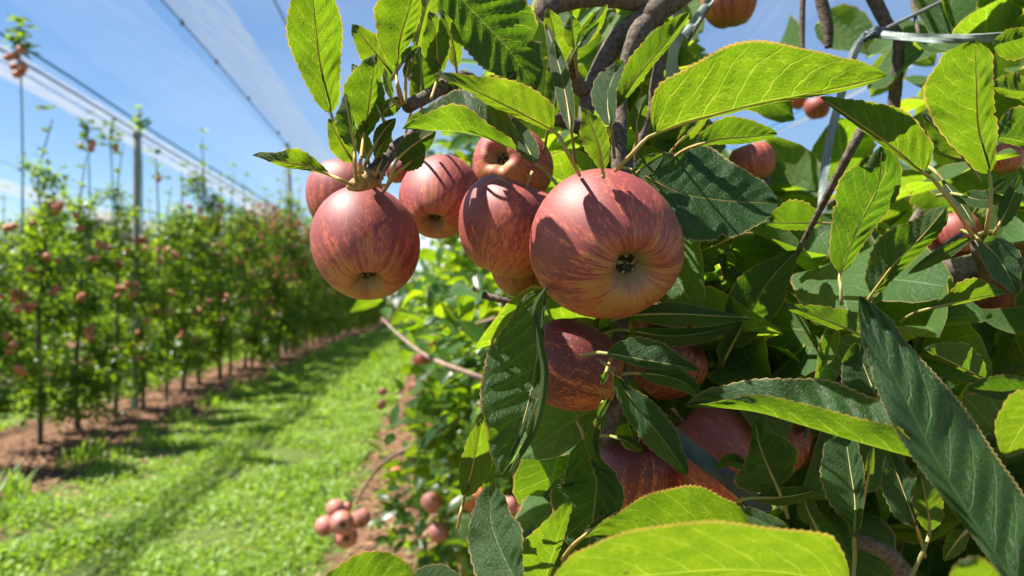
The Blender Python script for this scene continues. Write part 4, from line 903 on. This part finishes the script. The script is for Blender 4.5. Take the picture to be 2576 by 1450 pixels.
# ------------------------------------------------------------------ ties, tape and wires
def ribbon(pts, wd, name, mt, label, thick=.0004, twist=0, cat='tape'):
    """flat strip through (px,py,d), width in metres across the view"""
    q = spline([tuple(P(*p)) for p in pts], 40); V = []; Fc = []; n = len(q)
    T = np.gradient(q, axis=0); T /= np.linalg.norm(T, axis=1)[:, None]
    for i in range(n):
        vw = q[i] - np.array((0, 0, CAMZ)); vw /= np.linalg.norm(vw); s_ = np.cross(T[i], vw); s_ /= np.linalg.norm(s_); n_ = np.cross(s_, T[i])
        a = twist * math.sin(i / n * 7); s2 = s_ * math.cos(a) + n_ * math.sin(a); n2 = np.cross(T[i], s2)
        for c_, e in ((-1, -1), (-.35, -1), (.3, -1), (1, -1), (1, 1), (.3, 1), (-.35, 1), (-1, 1)):
            fold = .0016 * (1 if abs(c_) < .5 else 0) * math.sin(i * .35)
            V.append(q[i] + s2 * c_ * wd / 2 + n2 * (e * thick + fold))
    for i in range(n - 1):
        for k in range(8): k2 = (k + 1) % 8; Fc.append((i * 8 + k, i * 8 + k2, (i + 1) * 8 + k2, (i + 1) * 8 + k))
    Fc.append(tuple(range(8))); Fc.append(tuple((n - 1) * 8 + k for k in range(8))[::-1])
    o = link(name, mesh(name, V, Fc, False), mt); return tag(o, label, cat)
ribbon([(2190, 78, .62), (2150, 130, .62), (2105, 280, .62), (2078, 400, .62), (2068, 560, .61), (2072, 760, .60), (2090, 900, .56)], .0072, 'tie_tape', M_TAPE, 'long pale green tie tape hanging down from the knot to the branch fork', twist=.5)
ribbon([(2185, 84, .62), (2260, 92, .6), (2400, 98, .57), (2620, 88, .52)], .0068, 'tie_tape', M_TAPE, 'grey green tie tape stretched from the knot to the right edge', twist=.6)
ribbon([(1700, -30, .6), (1705, 60, .6), (1690, 170, .6), (1715, 210, .6)], .012, 'tie_tape', M_TAPE, 'crumpled pale tie tape hanging beside the thick branch at the top', twist=.9)
ribbon([(1720, 90, .58), (1800, -20, .62)], .006, 'tie_tape', M_TAPE, 'short pale tape running up to the top edge beside the branch')
ribbon([(1590, 1040, .44), (1660, 1070, .44), (1760, 1150, .425), (1850, 1220, .425), (1930, 1290, .44)], .0095, 'tie_tape', M_TAPED, 'dark blue grey tape crossing the large mottled apple')
ribbon([(2120, 1105, .42), (2108, 1170, .42), (2085, 1240, .42)], .005, 'tie_tape', M_TAPE, 'pale tape behind the leaves right of the lower apples')
ribbon([(2105, 830, .535), (2095, 900, .53), (2088, 1000, .50)], .013, 'tie_tape', M_TAPED, 'dark tape wound at the fork of the right branch')
# tape wrapped round the right branch
mb = MB(); a0 = P(2325, 695, .57); a1 = P(2245, 745, .565)
mb.add(tube_data([a0, (a0 + a1) / 2, a1], [.0145, .0150, .0135], 16, 8, .02, 1)); p_ = P(2345, 640, .55); mb.add(tube_data([P(2318, 690, .552), P(2350, 640, .55), P(2420, 590, .55)], [.006, .005, .003], 8, 8, .02, 2, .2))
tag(mb.build('branch_tie', M_TAPED), 'dark blue tape wrapped round the thick right branch', 'tape')
def wire(pts, r, label, name='support_wire', mt=M_WIRE):
    V, Fc = tube_data([P(*p) for p in pts], r, 8, 30); tag(link(name, mesh(name, V, Fc), mt), label, 'wire')
wire([(2170, 105, .62), (2230, 72, .64), (2420, -20, .68)], .0016, 'steel wire running up from the tape knot to the top edge')
wire([(1880, 430, 1.1), (2100, 380, 1.1), (2200, 350, 1.1)], .0035, 'dark wire behind the leaves below the lone apple')
mb = MB(); c_ = P(2200, 86, .615)
for i in range(5): mb.add(tube_data([c_ + Vector((random.uniform(-.012, .0), 0, random.uniform(-.006, .006))), c_ + Vector((0, -.003, random.uniform(-.003, .003))), c_ + Vector((random.uniform(0, .014), 0, random.uniform(-.006, .006)))], [.0018, .003, .0015], 7, 6, .1, i))
tag(mb.build('tape_knot', M_TAPED), 'dark knot where the tapes and the steel wire meet', 'knot')
